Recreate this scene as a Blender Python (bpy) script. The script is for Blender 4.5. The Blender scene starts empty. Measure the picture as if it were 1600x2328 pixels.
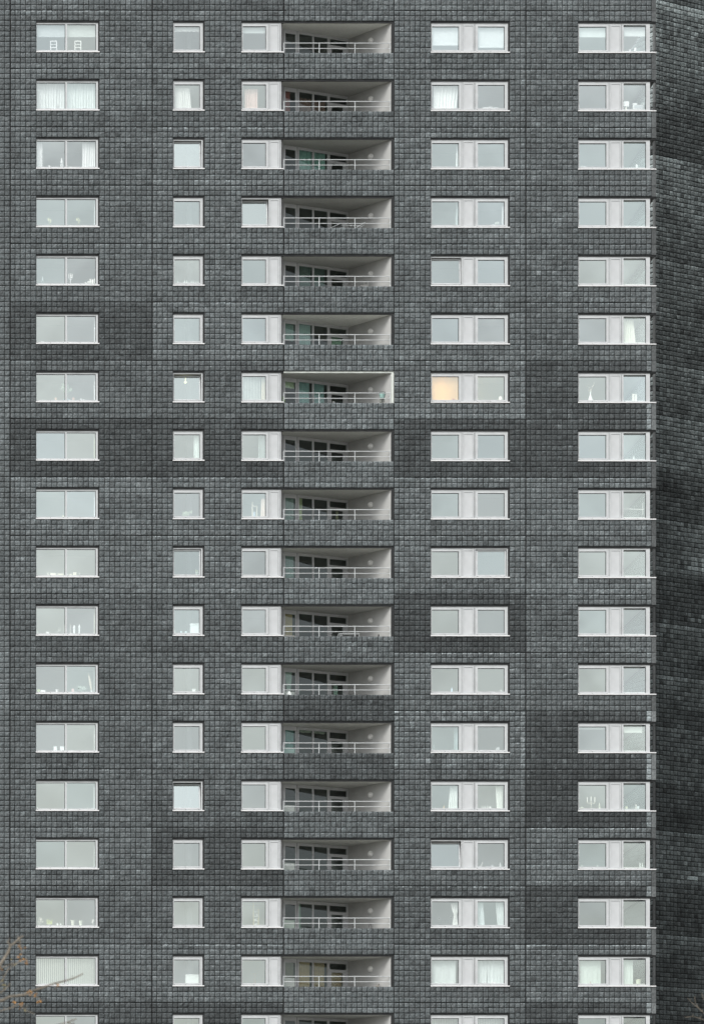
import bpy, math, random
import numpy as np
from math import radians as R
from mathutils import Vector, Matrix

# ------------------------------------------------------------------ camera, sky, sun, exposure
SC = bpy.context.scene
COL = SC.collection
S = 47.02                      # facade pixels (1600 x 2328 photograph) per metre
DIST = 189.05                  # camera to facade
CAMZ = 1.7

cam_d = bpy.data.cameras.new("camera")
cam = bpy.data.objects.new("camera", cam_d)
COL.objects.link(cam)
cam_d.sensor_fit = 'AUTO'
cam_d.sensor_width = 36.0
cam_d.lens = 137.639
cam_d.shift_x = 0.50735
cam_d.shift_y = 0.86549
cam_d.clip_start = 0.5
cam_d.clip_end = 2000.0
_base = Matrix(((1, 0, 0), (0, 0, -1), (0, 1, 0)))          # looks along +Y, up Z
_rz = Matrix.Rotation(-0.00234647, 3, 'Z')
_rx = Matrix.Rotation(0.00237306, 3, 'X')
_ry = Matrix.Rotation(-0.000622987, 3, 'Y')
cam.matrix_world = Matrix.Translation((0, -DIST, CAMZ)) @ (_rz @ _rx @ _ry @ _base).to_4x4()
cam_d.dof.use_dof = True
cam_d.dof.focus_distance = DIST
cam_d.dof.aperture_fstop = 137.639 / 33.0
SC.camera = cam

SUN_EL, SUN_AZ = 52.0, 215.0   # azimuth clockwise from +Y: behind and to the left of the camera
w = bpy.data.worlds.new("World")
SC.world = w
w.use_nodes = True
nt = w.node_tree
nt.nodes.clear()
sky = nt.nodes.new('ShaderNodeTexSky')
sky.sky_type = 'NISHITA'
sky.sun_disc = False
sky.sun_elevation = R(SUN_EL)
sky.sun_rotation = R(SUN_AZ)
sky.air_density = 1.0
sky.dust_density = 4.0
hs = nt.nodes.new('ShaderNodeHueSaturation')     # cloud cover takes most of the blue out
hs.inputs['Saturation'].default_value = 0.19
bg = nt.nodes.new('ShaderNodeBackground')
bg.inputs['Strength'].default_value = 0.11
wo = nt.nodes.new('ShaderNodeOutputWorld')
nt.links.new(sky.outputs[0], hs.inputs['Color'])
_tc = nt.nodes.new('ShaderNodeTexCoord')
_cl = nt.nodes.new('ShaderNodeTexNoise')          # broken cloud deck
_cl.inputs['Scale'].default_value = 9.0
_cl.inputs['Detail'].default_value = 4.0
_cr = nt.nodes.new('ShaderNodeMapRange')
for _k, _v in (('From Min', .32), ('From Max', .68), ('To Min', .80), ('To Max', 1.22)): _cr.inputs[_k].default_value = _v
_cm = nt.nodes.new('ShaderNodeVectorMath'); _cm.operation = 'SCALE'
nt.links.new(_tc.outputs['Generated'], _cl.inputs['Vector'])
nt.links.new(_cl.outputs[0], _cr.inputs['Value'])
nt.links.new(hs.outputs[0], _cm.inputs[0]); nt.links.new(_cr.outputs[0], _cm.inputs['Scale'])
nt.links.new(_cm.outputs[0], bg.inputs['Color'])
nt.links.new(bg.outputs[0], wo.inputs['Surface'])

sun_d = bpy.data.lights.new("sun", 'SUN')
sun_d.energy = 1.1
sun_d.angle = R(22)
sun_d.color = (1.0, 0.97, 0.93)
sun = bpy.data.objects.new("sun", sun_d)
COL.objects.link(sun)
_sd = Vector((math.sin(R(SUN_AZ)) * math.cos(R(SUN_EL)), math.cos(R(SUN_AZ)) * math.cos(R(SUN_EL)), math.sin(R(SUN_EL))))
sun.rotation_euler = _sd.to_track_quat('Z', 'Y').to_euler()
sun.location = (-20, -120, 90)

SC.view_settings.view_transform = 'Standard'
SC.view_settings.look = 'None'
SC.view_settings.exposure = 0.75
SC.view_settings.gamma = 1.0
SC.view_settings.use_curve_mapping = False
SC.render.engine = 'CYCLES'
SC.cycles.use_denoising = True
SC.cycles.max_bounces = 8
SC.cycles.diffuse_bounces = 3
SC.cycles.glossy_bounces = 3
SC.cycles.transmission_bounces = 4
SC.cycles.transparent_max_bounces = 10
SC.cycles.caustics_reflective = False
SC.cycles.caustics_refractive = False

rng = np.random.default_rng(7)
random.seed(5)

# ------------------------------------------------------------------ helpers
def X(px):                      # facade pixel column -> metres
    return (px + 400.0) / S
def Z(py):
    return CAMZ + (3200.0 - py) / S
TW = 11.943 / S                 # tile pitch, width
TH = 132.68 / 11.0 / S          # tile pitch, height
STOREY = 11 * TH
X0 = X(23.5)
Z0 = Z(23.7)                    # joint above the top row of windows
def XU(u): return X0 + u * TW
def ZJ(k, v=0): return Z0 - (k * 11 + v) * TH
def deep(px, py, d):            # the place d metres behind the facade that the photograph shows at px, py
    s = (DIST + d) / DIST
    return X(px) * s, d, CAMZ + (Z(py) - CAMZ) * s

def inp(bs, **kw):
    for k, v in kw.items():
        bs.inputs[k].default_value = v
def mat(name, col, rough=0.6, noise=0.0, nscale=8.0, metal=0.0, spec=0.5, emit=None, estr=0.0, bump=0.0, trans=0.0):
    m = bpy.data.materials.new(name)
    m.use_nodes = True
    t = m.node_tree
    bs = t.nodes['Principled BSDF']
    inp(bs, Roughness=rough, Metallic=metal)
    bs.inputs['Specular IOR Level'].default_value = spec
    bs.inputs['Base Color'].default_value = (*col, 1)
    if emit:
        bs.inputs['Emission Color'].default_value = (*emit, 1)
        bs.inputs['Emission Strength'].default_value = estr
    if noise > 0:
        tc = t.nodes.new('ShaderNodeTexCoord')
        nz = t.nodes.new('ShaderNodeTexNoise')
        nz.inputs['Scale'].default_value = nscale
        nz.inputs['Detail'].default_value = 5
        mr = t.nodes.new('ShaderNodeMapRange')
        inp(mr, **{'From Min': 0.3, 'From Max': 0.7, 'To Min': 1 - noise, 'To Max': 1 + noise})
        mx = t.nodes.new('ShaderNodeVectorMath'); mx.operation = 'SCALE'
        mx.inputs[0].default_value = col
        t.links.new(tc.outputs['Object'], nz.inputs['Vector'])
        t.links.new(nz.outputs[0], mr.inputs['Value'])
        t.links.new(mr.outputs[0], mx.inputs['Scale'])
        t.links.new(mx.outputs[0], bs.inputs['Base Color'])
        if bump > 0:
            bp = t.nodes.new('ShaderNodeBump')
            bp.inputs['Strength'].default_value = bump
            bp.inputs['Distance'].default_value = 0.02
            t.links.new(nz.outputs[0], bp.inputs['Height'])
            t.links.new(bp.outputs[0], bs.inputs['Normal'])
    return m

def tile_material(name, col):
    m = bpy.data.materials.new(name)
    m.use_nodes = True
    t = m.node_tree
    bs = t.nodes['Principled BSDF']
    inp(bs, Roughness=0.82)
    bs.inputs['Specular IOR Level'].default_value = 0.35
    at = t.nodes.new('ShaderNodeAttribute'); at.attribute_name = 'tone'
    tc = t.nodes.new('ShaderNodeTexCoord')
    n1 = t.nodes.new('ShaderNodeTexNoise'); inp(n1, Scale=26.0, Detail=6.0, Roughness=0.65)
    n2 = t.nodes.new('ShaderNodeTexNoise'); inp(n2, Scale=0.9, Detail=4.0)
    n3 = t.nodes.new('ShaderNodeTexNoise'); inp(n3, Scale=6.0, Detail=3.0)
    for n in (n1, n2, n3):
        t.links.new(tc.outputs['Object'], n.inputs['Vector'])
    a = t.nodes.new('ShaderNodeMapRange'); inp(a, **{'From Min': 0.28, 'From Max': 0.72, 'To Min': 0.45, 'To Max': 1.6})
    b = t.nodes.new('ShaderNodeMapRange'); inp(b, **{'From Min': 0.3, 'From Max': 0.7, 'To Min': 0.80, 'To Max': 1.20})
    t.links.new(n1.outputs[0], a.inputs['Value'])
    t.links.new(n2.outputs[0], b.inputs['Value'])
    m1 = t.nodes.new('ShaderNodeMath'); m1.operation = 'MULTIPLY'
    m2 = t.nodes.new('ShaderNodeMath'); m2.operation = 'MULTIPLY'
    t.links.new(a.outputs[0], m1.inputs[0]); t.links.new(b.outputs[0], m1.inputs[1])
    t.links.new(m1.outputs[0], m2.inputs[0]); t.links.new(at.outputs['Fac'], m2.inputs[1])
    mixc = t.nodes.new('ShaderNodeMix'); mixc.data_type = 'RGBA'
    mixc.inputs[6].default_value = (col[0] * 0.93, col[1] * 1.0, col[2] * 1.02, 1)
    mixc.inputs[7].default_value = (col[0] * 1.08, col[1] * 1.0, col[2] * 0.99, 1)
    t.links.new(n3.outputs[0], mixc.inputs[0])
    sc = t.nodes.new('ShaderNodeVectorMath'); sc.operation = 'SCALE'
    t.links.new(mixc.outputs[2], sc.inputs[0]); t.links.new(m2.outputs[0], sc.inputs['Scale'])
    t.links.new(sc.outputs[0], bs.inputs['Base Color'])
    bp = t.nodes.new('ShaderNodeBump'); inp(bp, Strength=0.9, Distance=0.02)
    t.links.new(n1.outputs[0], bp.inputs['Height'])
    t.links.new(bp.outputs[0], bs.inputs['Normal'])
    return m

def glass_material(name, refl, tint, gcol=(0.92, 1.0, 0.985)):
    m = bpy.data.materials.new(name)
    m.use_nodes = True
    t = m.node_tree
    t.nodes.clear()
    o = t.nodes.new('ShaderNodeOutputMaterial')
    mx = t.nodes.new('ShaderNodeMixShader')
    tr = t.nodes.new('ShaderNodeBsdfTransparent'); tr.inputs[0].default_value = (*tint, 1)
    gl = t.nodes.new('ShaderNodeBsdfGlossy'); gl.inputs['Roughness'].default_value = 0.02
    gl.inputs['Color'].default_value = (*gcol, 1)
    fr = t.nodes.new('ShaderNodeFresnel'); fr.inputs[0].default_value = 1.5
    mr = t.nodes.new('ShaderNodeMapRange'); inp(mr, **{'From Min': 0.04, 'From Max': 1.0, 'To Min': refl, 'To Max': 1.0})
    t.links.new(fr.outputs[0], mr.inputs['Value'])
    ge = t.nodes.new('ShaderNodeNewGeometry')          # only the outer face of the thin pane reflects
    sb = t.nodes.new('ShaderNodeMath'); sb.operation = 'SUBTRACT'; sb.inputs[0].default_value = 1.0
    mu = t.nodes.new('ShaderNodeMath'); mu.operation = 'MULTIPLY'
    t.links.new(ge.outputs['Backfacing'], sb.inputs[1])
    t.links.new(mr.outputs[0], mu.inputs[0]); t.links.new(sb.outputs[0], mu.inputs[1])
    t.links.new(mu.outputs[0], mx.inputs[0])
    t.links.new(tr.outputs[0], mx.inputs[1]); t.links.new(gl.outputs[0], mx.inputs[2])
    t.links.new(mx.outputs[0], o.inputs['Surface'])
    return m

M = {
    'tile': tile_material('split_faced_tile', (0.106, 0.121, 0.125)),
    'tile_dark': tile_material('darker_tile', (0.082, 0.095, 0.095)),  # darker copy of the facade tile, for the angled tower
    'joint': mat('joint_mortar', (0.02, 0.023, 0.024), 0.9),
    'smooth': mat('smooth_concrete', (0.10, 0.108, 0.110), 0.8, 0.25, 3.0),
    'body': mat('building_body', (0.09, 0.095, 0.098), 0.85, 0.2, 2.0),
    'frame': mat('white_window_frame', (0.535, 0.557, 0.566), 0.45, 0.09, 2.2),
    'panel': mat('white_infill_panel', (0.55, 0.571, 0.582), 0.5, 0.07, 1.6),
    'sill': mat('white_sill', (0.74, 0.745, 0.75), 0.4),
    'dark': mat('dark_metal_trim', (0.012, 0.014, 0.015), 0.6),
    'gasket': mat('grey_gasket', (0.09, 0.10, 0.105), 0.7),
    'plaster': mat('cream_plaster', (0.425, 0.43, 0.42), 0.85, 0.06, 2.0),
    'ceil': mat('loggia_ceiling', (0.78, 0.77, 0.71), 0.9, 0.05, 1.5),
    'grey_frame': mat('grey_loggia_frame', (0.55, 0.56, 0.57), 0.5, 0.06, 4.0),
    'rail': mat('white_rail', (0.52, 0.55, 0.555), 0.4),
    'white': mat('white_ceramic', (0.82, 0.83, 0.83), 0.35),
    'lampglass': mat('lamp_glass', (0.75, 0.75, 0.73), 0.25),
    'floor': mat('loggia_floor', (0.28, 0.28, 0.27), 0.8),
    'glass': glass_material('window_glass', 0.52, (0.97, 1.0, 0.995), (0.89, 1.0, 0.97)),
    'glass_b': glass_material('window_glass_green', 0.51, (0.97, 1.0, 0.98), (0.92, 1.0, 0.945)),
    'glass_c': glass_material('window_glass_grey', 0.47, (0.98, 1.0, 1.0), (0.92, 1.0, 0.975)),
    'glass_d': glass_material('window_glass_blue', 0.52, (0.97, 0.99, 1.0), (0.89, 1.0, 0.985)),
    'glass_clear': glass_material('loggia_glass', 0.11, (0.88, 0.94, 0.92)),
}
def vcol_material(name):
    m = bpy.data.materials.new(name)
    m.use_nodes = True
    t = m.node_tree
    bs = t.nodes['Principled BSDF']; inp(bs, Roughness=0.85)
    at = t.nodes.new('ShaderNodeAttribute'); at.attribute_name = 'room_paint'
    t.links.new(at.outputs['Color'], bs.inputs['Base Color'])
    return m
M['room'] = vcol_material('room_paint')
CM = {}
def cmat(col, rough=0.7, noise=0.0):
    key = (tuple(round(c, 3) for c in col), rough, noise)
    if key not in CM:
        CM[key] = mat('paint_%d' % len(CM), col, rough, noise, 9.0)
    return CM[key]

class MB:
    """collects shapes, builds ONE mesh"""
    def __init__(s): s.v = []; s.f = []; s.m = []; s.mats = []; s.c = []
    def mi(s, m):
        if m not in s.mats: s.mats.append(m)
        return s.mats.index(m)
    def poly(s, pts, m, col=None):
        b = len(s.v); s.v += [tuple(p) for p in pts]; s.f.append(tuple(range(b, b + len(pts)))); s.m.append(s.mi(m)); s.c.append(col)
    def box(s, x0, x1, y0, y1, z0, z1, m, col=None):
        b = len(s.v)
        s.v += [(x0, y0, z0), (x1, y0, z0), (x1, y1, z0), (x0, y1, z0), (x0, y0, z1), (x1, y0, z1), (x1, y1, z1), (x0, y1, z1)]
        i = s.mi(m)
        for q in ((0, 3, 2, 1), (4, 5, 6, 7), (0, 1, 5, 4), (1, 2, 6, 5), (2, 3, 7, 6), (3, 0, 4, 7)):
            s.f.append(tuple(b + k for k in q)); s.m.append(i); s.c.append(col)
    def obox(s, p, q, wd, z0, z1, m):
        """upright box along the plan segment p-q, wd thick"""
        p = Vector(p); q = Vector(q); n = Vector((-(q - p).y, (q - p).x)).normalized() * wd / 2
        c = [p - n, q - n, q + n, p + n]
        b = len(s.v)
        s.v += [(a.x, a.y, z0) for a in c] + [(a.x, a.y, z1) for a in c]
        i = s.mi(m)
        for k in ((0, 3, 2, 1), (4, 5, 6, 7), (0, 1, 5, 4), (1, 2, 6, 5), (2, 3, 7, 6), (3, 0, 4, 7)):
            s.f.append(tuple(b + j for j in k)); s.m.append(i); s.c.append(None)
    def tube(s, pts, rad, m, n=8):
        pts = [Vector(p) for p in pts]
        if not isinstance(rad, (list, tuple)): rad = [rad] * len(pts)
        b = len(s.v); i = s.mi(m); up = Vector((0.13, 0.99, 0.05))
        for k, p in enumerate(pts):
            d = (pts[min(k + 1, len(pts) - 1)] - pts[max(k - 1, 0)]).normalized()
            a = d.cross(up)
            if a.length < 1e-3: a = d.cross(Vector((1, 0, 0)))
            a.normalize(); c = d.cross(a)
            for j in range(n):
                t = 2 * math.pi * j / n
                s.v.append(tuple(p + (a * math.cos(t) + c * math.sin(t)) * rad[k]))
        for k in range(len(pts) - 1):
            for j in range(n):
                s.f.append((b + k * n + j, b + k * n + (j + 1) % n, b + (k + 1) * n + (j + 1) % n, b + (k + 1) * n + j)); s.m.append(i); s.c.append(None)
        s.f.append(tuple(b + j for j in range(n))[::-1]); s.m.append(i); s.c.append(None)
        s.f.append(tuple(b + (len(pts) - 1) * n + j for j in range(n))); s.m.append(i); s.c.append(None)
    def lathe(s, prof, m, c=(0, 0, 0), n=14, axis='Z'):
        b = len(s.v); i = s.mi(m)
        for r, h in prof:
            for j in range(n):
                t = 2 * math.pi * j / n
                if axis == 'Z': s.v.append((c[0] + r * math.cos(t), c[1] + r * math.sin(t), c[2] + h))
                else: s.v.append((c[0] + r * math.cos(t), c[1] + h, c[2] + r * math.sin(t)))
        for k in range(len(prof) - 1):
            for j in range(n):
                s.f.append((b + k * n + j, b + k * n + (j + 1) % n, b + (k + 1) * n + (j + 1) % n, b + (k + 1) * n + j)); s.m.append(i); s.c.append(None)
        for k in (0, len(prof) - 1):
            if prof[k][0] > 1e-4:
                s.f.append(tuple(b + k * n + j for j in range(n))); s.m.append(i); s.c.append(None)
    def mesh(s, name):
        me = bpy.data.meshes.new(name)
        me.from_pydata(s.v, [], s.f)
        for m in s.mats: me.materials.append(m)
        me.polygons.foreach_set('material_index', s.m)
        if any(c is not None for c in s.c):
            at = me.attributes.new('room_paint', 'FLOAT_COLOR', 'CORNER')
            cols = []
            for f, c in zip(s.f, s.c): cols += list((*(c or (0.5, 0.5, 0.5)), 1)) * len(f)
            at.data.foreach_set('color', cols)
        me.update()
        return me

def link(name, me, parent=None, loc=(0, 0, 0)):
    o = bpy.data.objects.new(name, me)
    COL.objects.link(o)
    o.location = loc
    if parent is not None: o.parent = parent
    return o
def tag(o, label, cat, group=None, kind=None):
    for a, b in ((' row down of the leftmost column', ' row, left window column'), (' row down of the narrow-window column', ' row, narrow window column'),
                 (' row down of the column left of the balconies', ' row, third window column'), (' row down of the column right of the balconies', ' row, fourth window column'),
                 (' row down of the corner column', ' row, corner window column'), (' of the column right of the balconies', ', fourth window column'),
                 (' of the column left of the balconies', ', third window column')):
        label = label.replace(a, b)
    o['label'] = label; o['category'] = cat
    if group: o['group'] = group
    if kind: o['kind'] = kind
    return o
def empty(name, loc=(0, 0, 0)):
    return link(name, None, None, loc)

# ------------------------------------------------------------------ split-faced tile panels
def tile_mesh(name, a0, b0, tone, pat, ta, tb, org, da, out, material, edge_top, backing=True, wear=None, jt=None, jl=None, rel=1.0):
    """one mesh of N rough tiles; a0,b0 lower-left corners along the wall and up; pat = shared relief pattern"""
    N = len(a0)
    g = 0.0118
    jt = np.zeros(N) if jt is None else jt
    jl = np.zeros(N) if jl is None else jl
    G = 5
    ss = np.array([0.0, 0.2, 0.5, 0.8, 1.0])
    s4, t4 = np.meshgrid(ss, ss, indexing='xy')
    s4 = s4.ravel(); t4 = t4.ravel()
    jit = rng.normal(0, 0.0022, (N, 4))
    lo = a0[:, None] + g + jit[:, 0:1] + jl[:, None]; hi = a0[:, None] + ta - g + jit[:, 1:2]
    bl = b0[:, None] + g + jit[:, 2:3]; bh = b0[:, None] + tb - g + jit[:, 3:4] - jt[:, None]
    inner = (s4 > 0) & (s4 < 1) & (t4 > 0) & (t4 < 1)
    ws = s4[None, :] + rng.normal(0, 0.055, (N, 25)) * inner
    wt = t4[None, :] + rng.normal(0, 0.055, (N, 25)) * inner
    A = lo + (hi - lo) * ws
    B = bl + (bh - bl) * wt
    h = pat[:, :25] * 0.6 + rng.normal(0, 1, (N, 25)) * 0.5
    tilt = pat[:, 25:27]
    H = np.where(inner, 0.016 + 0.0125 * rel * h, 0.009 + 0.0055 * rel * h)
    H = H + tilt[:, 0:1] * 0.010 * (s4 - 0.5) + tilt[:, 1:2] * 0.012 * (t4 - 0.5)
    H = np.clip(H, -0.006, 0.06)
    ring = [0, 1, 2, 3, 4, 9, 14, 19, 24, 23, 22, 21, 20, 15, 10, 5]
    nv = 45 if backing else 41
    P = np.zeros((N, nv, 3))
    def place(aa, bb, hh):
        return (np.array(org)[None, None, :] + aa[..., None] * np.array(da) + hh[..., None] * np.array(out) + bb[..., None] * np.array((0, 0, 1.0)))
    P[:, :25] = place(A, B, H)
    P[:, 25:41] = place(A[:, ring], B[:, ring], np.full((N, 16), -0.02))
    if backing:
        ba = np.stack([a0, a0 + ta, a0 + ta, a0], 1); bb = np.stack([b0, b0, b0 + tb, b0 + tb], 1)
        P[:, 41:45] = place(ba, bb, np.full((N, 4), -0.010))
    T = np.ones((N, nv)) * tone[:, None]
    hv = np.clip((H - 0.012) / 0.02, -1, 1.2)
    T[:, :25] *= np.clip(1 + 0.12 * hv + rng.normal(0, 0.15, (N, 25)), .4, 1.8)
    T[:, 20:25] += (edge_top[:, None] * rng.uniform(0.2, 1.6, (N, 5)) ** 2)          # lime streaks along the top edge
    T[:, 15:20] += (edge_top[:, None] * 0.35 * rng.uniform(0, 1.4, (N, 5)))
    if wear is not None:
        T[:, :25] += wear[:, None] * np.clip(rng.normal(0.2, 0.6, (N, 25)), 0, 2)
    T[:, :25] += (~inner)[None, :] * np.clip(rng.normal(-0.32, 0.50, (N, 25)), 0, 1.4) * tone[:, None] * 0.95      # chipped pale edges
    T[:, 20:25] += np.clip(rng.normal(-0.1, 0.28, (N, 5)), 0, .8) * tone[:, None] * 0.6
    T[:, 25:41] = 0.30
    if backing: T[:, 41:45] = np.where((jt > 0) | (jl > 0), 0.04, 0.22)[:, None]
    q = []
    for r in range(4):
        for c in range(4):
            i = r * 5 + c
            q.append((i, i + 1, i + 6, i + 5))
    for i in range(16):
        q.append((ring[i], 25 + i, 25 + (i + 1) % 16, ring[(i + 1) % 16]))
    if backing: q.append((41, 42, 43, 44))
    q = np.array(q)
    F = (np.arange(N)[:, None, None] * nv + q[None]).reshape(-1)
    me = bpy.data.meshes.new(name)
    me.vertices.add(N * nv)
    me.vertices.foreach_set('co', P.reshape(-1).astype(np.float32))
    nf = N * len(q)
    me.loops.add(nf * 4)
    me.loops.foreach_set('vertex_index', F.astype(np.int32))
    me.polygons.add(nf)
    me.polygons.foreach_set('loop_start', np.arange(0, nf * 4, 4, dtype=np.int32))
    me.polygons.foreach_set('loop_total', np.full(nf, 4, dtype=np.int32))
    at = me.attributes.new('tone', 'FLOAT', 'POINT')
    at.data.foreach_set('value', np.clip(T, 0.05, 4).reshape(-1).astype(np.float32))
    me.materials.append(material)
    me.update(calc_edges=True)
    me.validate()
    return me

# tower that fills the picture --------------------------------------------------------------
ROWS = range(0, 18)
tower = empty('apartment_tower', (X(750), 0.0, 0.0))
tag(tower, 'dark grey tiled high-rise with white windows and a column of balconies, filling the view', 'tower')
TO = Vector(tower.location)
def part(name, me, parent=tower):
    o = link(name, me, parent)
    if parent is tower: o.location = -TO
    return o

# bays in tile columns, with the openings (u0, u1) that windows take out at rows v 2..8
BAYS = {0: (0, 27, (5, 17)), 1: (27, 52, [(31, 37), (44, 52)]), 2: (52, 73, (52, 73)), 3: (73, 98, (80, 95)), 4: (98, 121, (108, 121))}
# tone of each storey's panel, read off the photograph
TONE = {
    -1: [1.0, 0.86, 0.98, 0.98, 0.98],
    0: [0.92, 0.98, 0.98, 0.97, 0.93], 1: [0.97, 0.90, 0.97, 0.95, 0.93], 2: [0.93, 0.93, 0.97, 0.95, 0.93],
    3: [0.92, 0.94, 0.97, 0.96, 0.95], 4: [0.93, 0.92, 0.96, 0.93, 0.90], 5: [0.69, 0.97, 1.02, 0.95, 0.88],
    6: [0.90, 0.88, 1.02, 0.97, 0.68], 7: [0.66, 0.69, 1.00, 0.66, 0.68], 8: [0.99, 0.95, 0.98, 0.98, 0.97],
    9: [0.97, 0.97, 1.02, 0.95, 0.93], 10: [0.86, 0.86, 0.93, 0.62, 0.88], 11: [0.88, 0.93, 0.66, 0.92, 0.88],
    12: [0.88, 0.90, 0.72, 0.93, 0.64], 13: [0.92, 0.86, 0.92, 0.88, 0.60], 14: [0.94, 0.67, 0.95, 0.90, 0.92],
    15: [0.86, 0.86, 0.93, 0.80, 0.64], 16: [0.95, 0.92, 0.97, 0.90, 0.88], 17: [0.72, 0.64, 0.92, 0.86, 0.68], 18: [0.85, 0.85, 0.9, 0.85, 0.8],
}
LIME = {(0, 0): .35, (1, 0): .12, (2, 1): .5, (4, 3): .22, (4, 4): .2, (5, 1): .5, (5, 4): .25, (8, 0): .35, (8, 1): .5, (8, 3): .35, (8, 4): .3,
        (9, 1): .35, (10, 4): .25, (11, 3): .45, (11, 4): .25, (12, 3): .9, (13, 0): .22, (14, 0): .2, (14, 4): .5, (15, 3): .45, (15, 0): .15,
        (16, 1): .6, (16, 4): .6, (16, 0): .2, (3, 3): .2, (2, 3): .3, (2, 4): .3, (7, 1): .1, (6, 3): .3, (6, 0): .15, (9, 3): .3, (10, 1): .15}
BOTLIME = {(0, 0): .35, (5, 4): .3, (6, 1): .35, (6, 0): .2, (4, 4): .45, (9, 1): .5, (9, 4): .6, (10, 4): .6, (12, 0): .2, (14, 4): .5, (3, 1): .35, (12, 1): .2, (16, 1): .35, (16, 4): .5, (1, 3): .1}
PAT = {b: rng.normal(0, 1, (11, 40, 27)) for b in range(-2, 6)}
def panel(k, bay, u0, u1, opens, tone, name='cladding_panel', loggia=False):
    cells = []
    for v in range(11):
        for u in range(u0, u1):
            if 2 <= v < 8 and any(o[0] <= u < o[1] for o in opens): continue
            cells.append((u, v))
    if loggia:      # balcony bay panels run from parapet top to the next lintel
        cells = [(u, v) for v in range(8, 13) for u in range(u0, u1)]
    if k == -1: cells = [c for c in cells if c[1] >= 8]
    c = np.array(cells)
    a0 = np.array([XU(u) for u in c[:, 0]]); b0 = np.array([ZJ(k, v + 1) for v in c[:, 1]])
    n = len(c)
    pat = PAT[bay][c[:, 1] % 11, (c[:, 0] - u0) % 40]
    tone = (tone / 0.95) ** 1.75
    tn = tone * (1 + rng.normal(0, 0.075, n)) * (1 + 0.035 * pat[:, 3])
    tn *= np.where(rng.random(n) < 0.012, rng.uniform(0.68, 0.85, n), 1)
    tn *= np.where(rng.random(n) < 0.010, rng.uniform(1.15, 1.4, n), 1)
    tn *= 1 + 0.05 * rng.normal(0, 1, 14)[c[:, 1]]
    if bay == 0:    # the two darker anchor tiles of each panel
        tn *= np.where((c[:, 1] == 1) & ((c[:, 0] == 3) | (c[:, 0] == 18)) & (k < 3), 0.72, 1)
    for o_ in opens:        # run-off stains below the sills
        under = (c[:, 1] >= 8) & (c[:, 1] <= 10) & (c[:, 0] >= o_[0]) & (c[:, 0] < o_[1])
        if not loggia: tn *= np.where(under, 1 - np.array([.16, .09, .02])[np.clip(c[:, 1] - 8, 0, 2)] * rng.uniform(.2, 1.5, 140)[c[:, 0]] * rng.uniform(.2, 1.3), 1)
    et = np.where(c[:, 1] == (8 if loggia else 0), 1.0, 0.22) * LIME.get((k, bay), 0.10) * 2.9
    et = et * np.where(rng.random(n) < 0.75, 1, 0.15)
    wear = np.full(n, 0.02)
    wear += np.where(c[:, 1] == 10, BOTLIME.get((k, bay), 0.03), 0) + np.where(c[:, 1] == 9, BOTLIME.get((k, bay), 0) * 0.4, 0)
    wear += np.where(rng.random(n) < 0.04, rng.uniform(.1, .55, n), 0)
    if (k, bay) in ((6, 3), (5, 3), (9, 0), (2, 1), (8, 4)):
        wear += np.where((c[:, 0] >= u1 - 1) | ((c[:, 1] == 10) & (rng.random(n) < .7)), 0.38, 0)
    if (k, bay) == (12, 3):
        wear += np.where((c[:, 0] == u0) | (c[:, 0] >= u1 - 1), 0.65, 0)
    if bay in (1, 3, 4) and k in (2, 4, 9, 12): wear += np.where(rng.random(n) < .16, rng.uniform(.15, .6, n), 0)
    if bay == 1 and k in (2, 4): wear += np.where((c[:, 0] > 36) & (c[:, 0] < 43), 0.22, 0)
    if bay == 4: wear += np.where((c[:, 0] >= 119) & (c[:, 1] >= 8), 0.12, 0)
    me = tile_mesh(name, a0, b0, tn, pat, TW, TH, (0, 0.0, 0), (1, 0, 0), (0, -1, 0), M['tile'], et, True, wear,
                   np.where((c[:, 1] == 0) & (bay != 2), 0.020, 0.0), np.where(c[:, 0] == u0, 0.034 if bay != 3 else .014, 0.0))
    return me
for k in range(-1, 18):
    for b, (u0, u1, op) in BAYS.items():
        opens = op if isinstance(op, list) else [op]
        me = panel(k, b, u0, u1, opens, TONE[k][b], loggia=(b == 2))
        o = part('cladding_panel', me)
        if TONE[k][b] < 0.74: o['label'] = 'darker grey panel of rough tiles'
        elif LIME.get((k, b), 0) > 0.4: o['label'] = 'panel with white lime streaks on its top tiles'
# the strip of the neighbouring bay at the left edge: one part
cells = [(k, u, v) for k in range(-1, 18) for u in range(-8, 0) for v in range(11) if not (k == -1 and v < 7)]
c = np.array(cells)
a0 = np.array([XU(u) for u in c[:, 1]]); b0 = np.array([ZJ(k, v + 1) for k, v in zip(c[:, 0], c[:, 2])])
tk = {6: 1.15, 11: 1.2, 5: 0.9, 7: 1.05, 12: 1.0, 14: 1.0}
tn = np.array([tk.get(k, 0.93) for k in c[:, 0]]) * (1 + rng.normal(0, 0.06, len(c)))
me = tile_mesh('cladding_panel', a0, b0, tn, PAT[-1][c[:, 2], c[:, 1] % 40], TW, TH, (0, 0, 0), (1, 0, 0), (0, -1, 0), M['tile'],
               np.where(c[:, 2] == 0, 0.25, 0.05), True, np.where(c[:, 2] == 10, 0.25, 0.03) * np.isin(c[:, 0], [6, 11, 8, 7]))
o = part('cladding_panel', me); o['kind'] = 'stuff'

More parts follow.
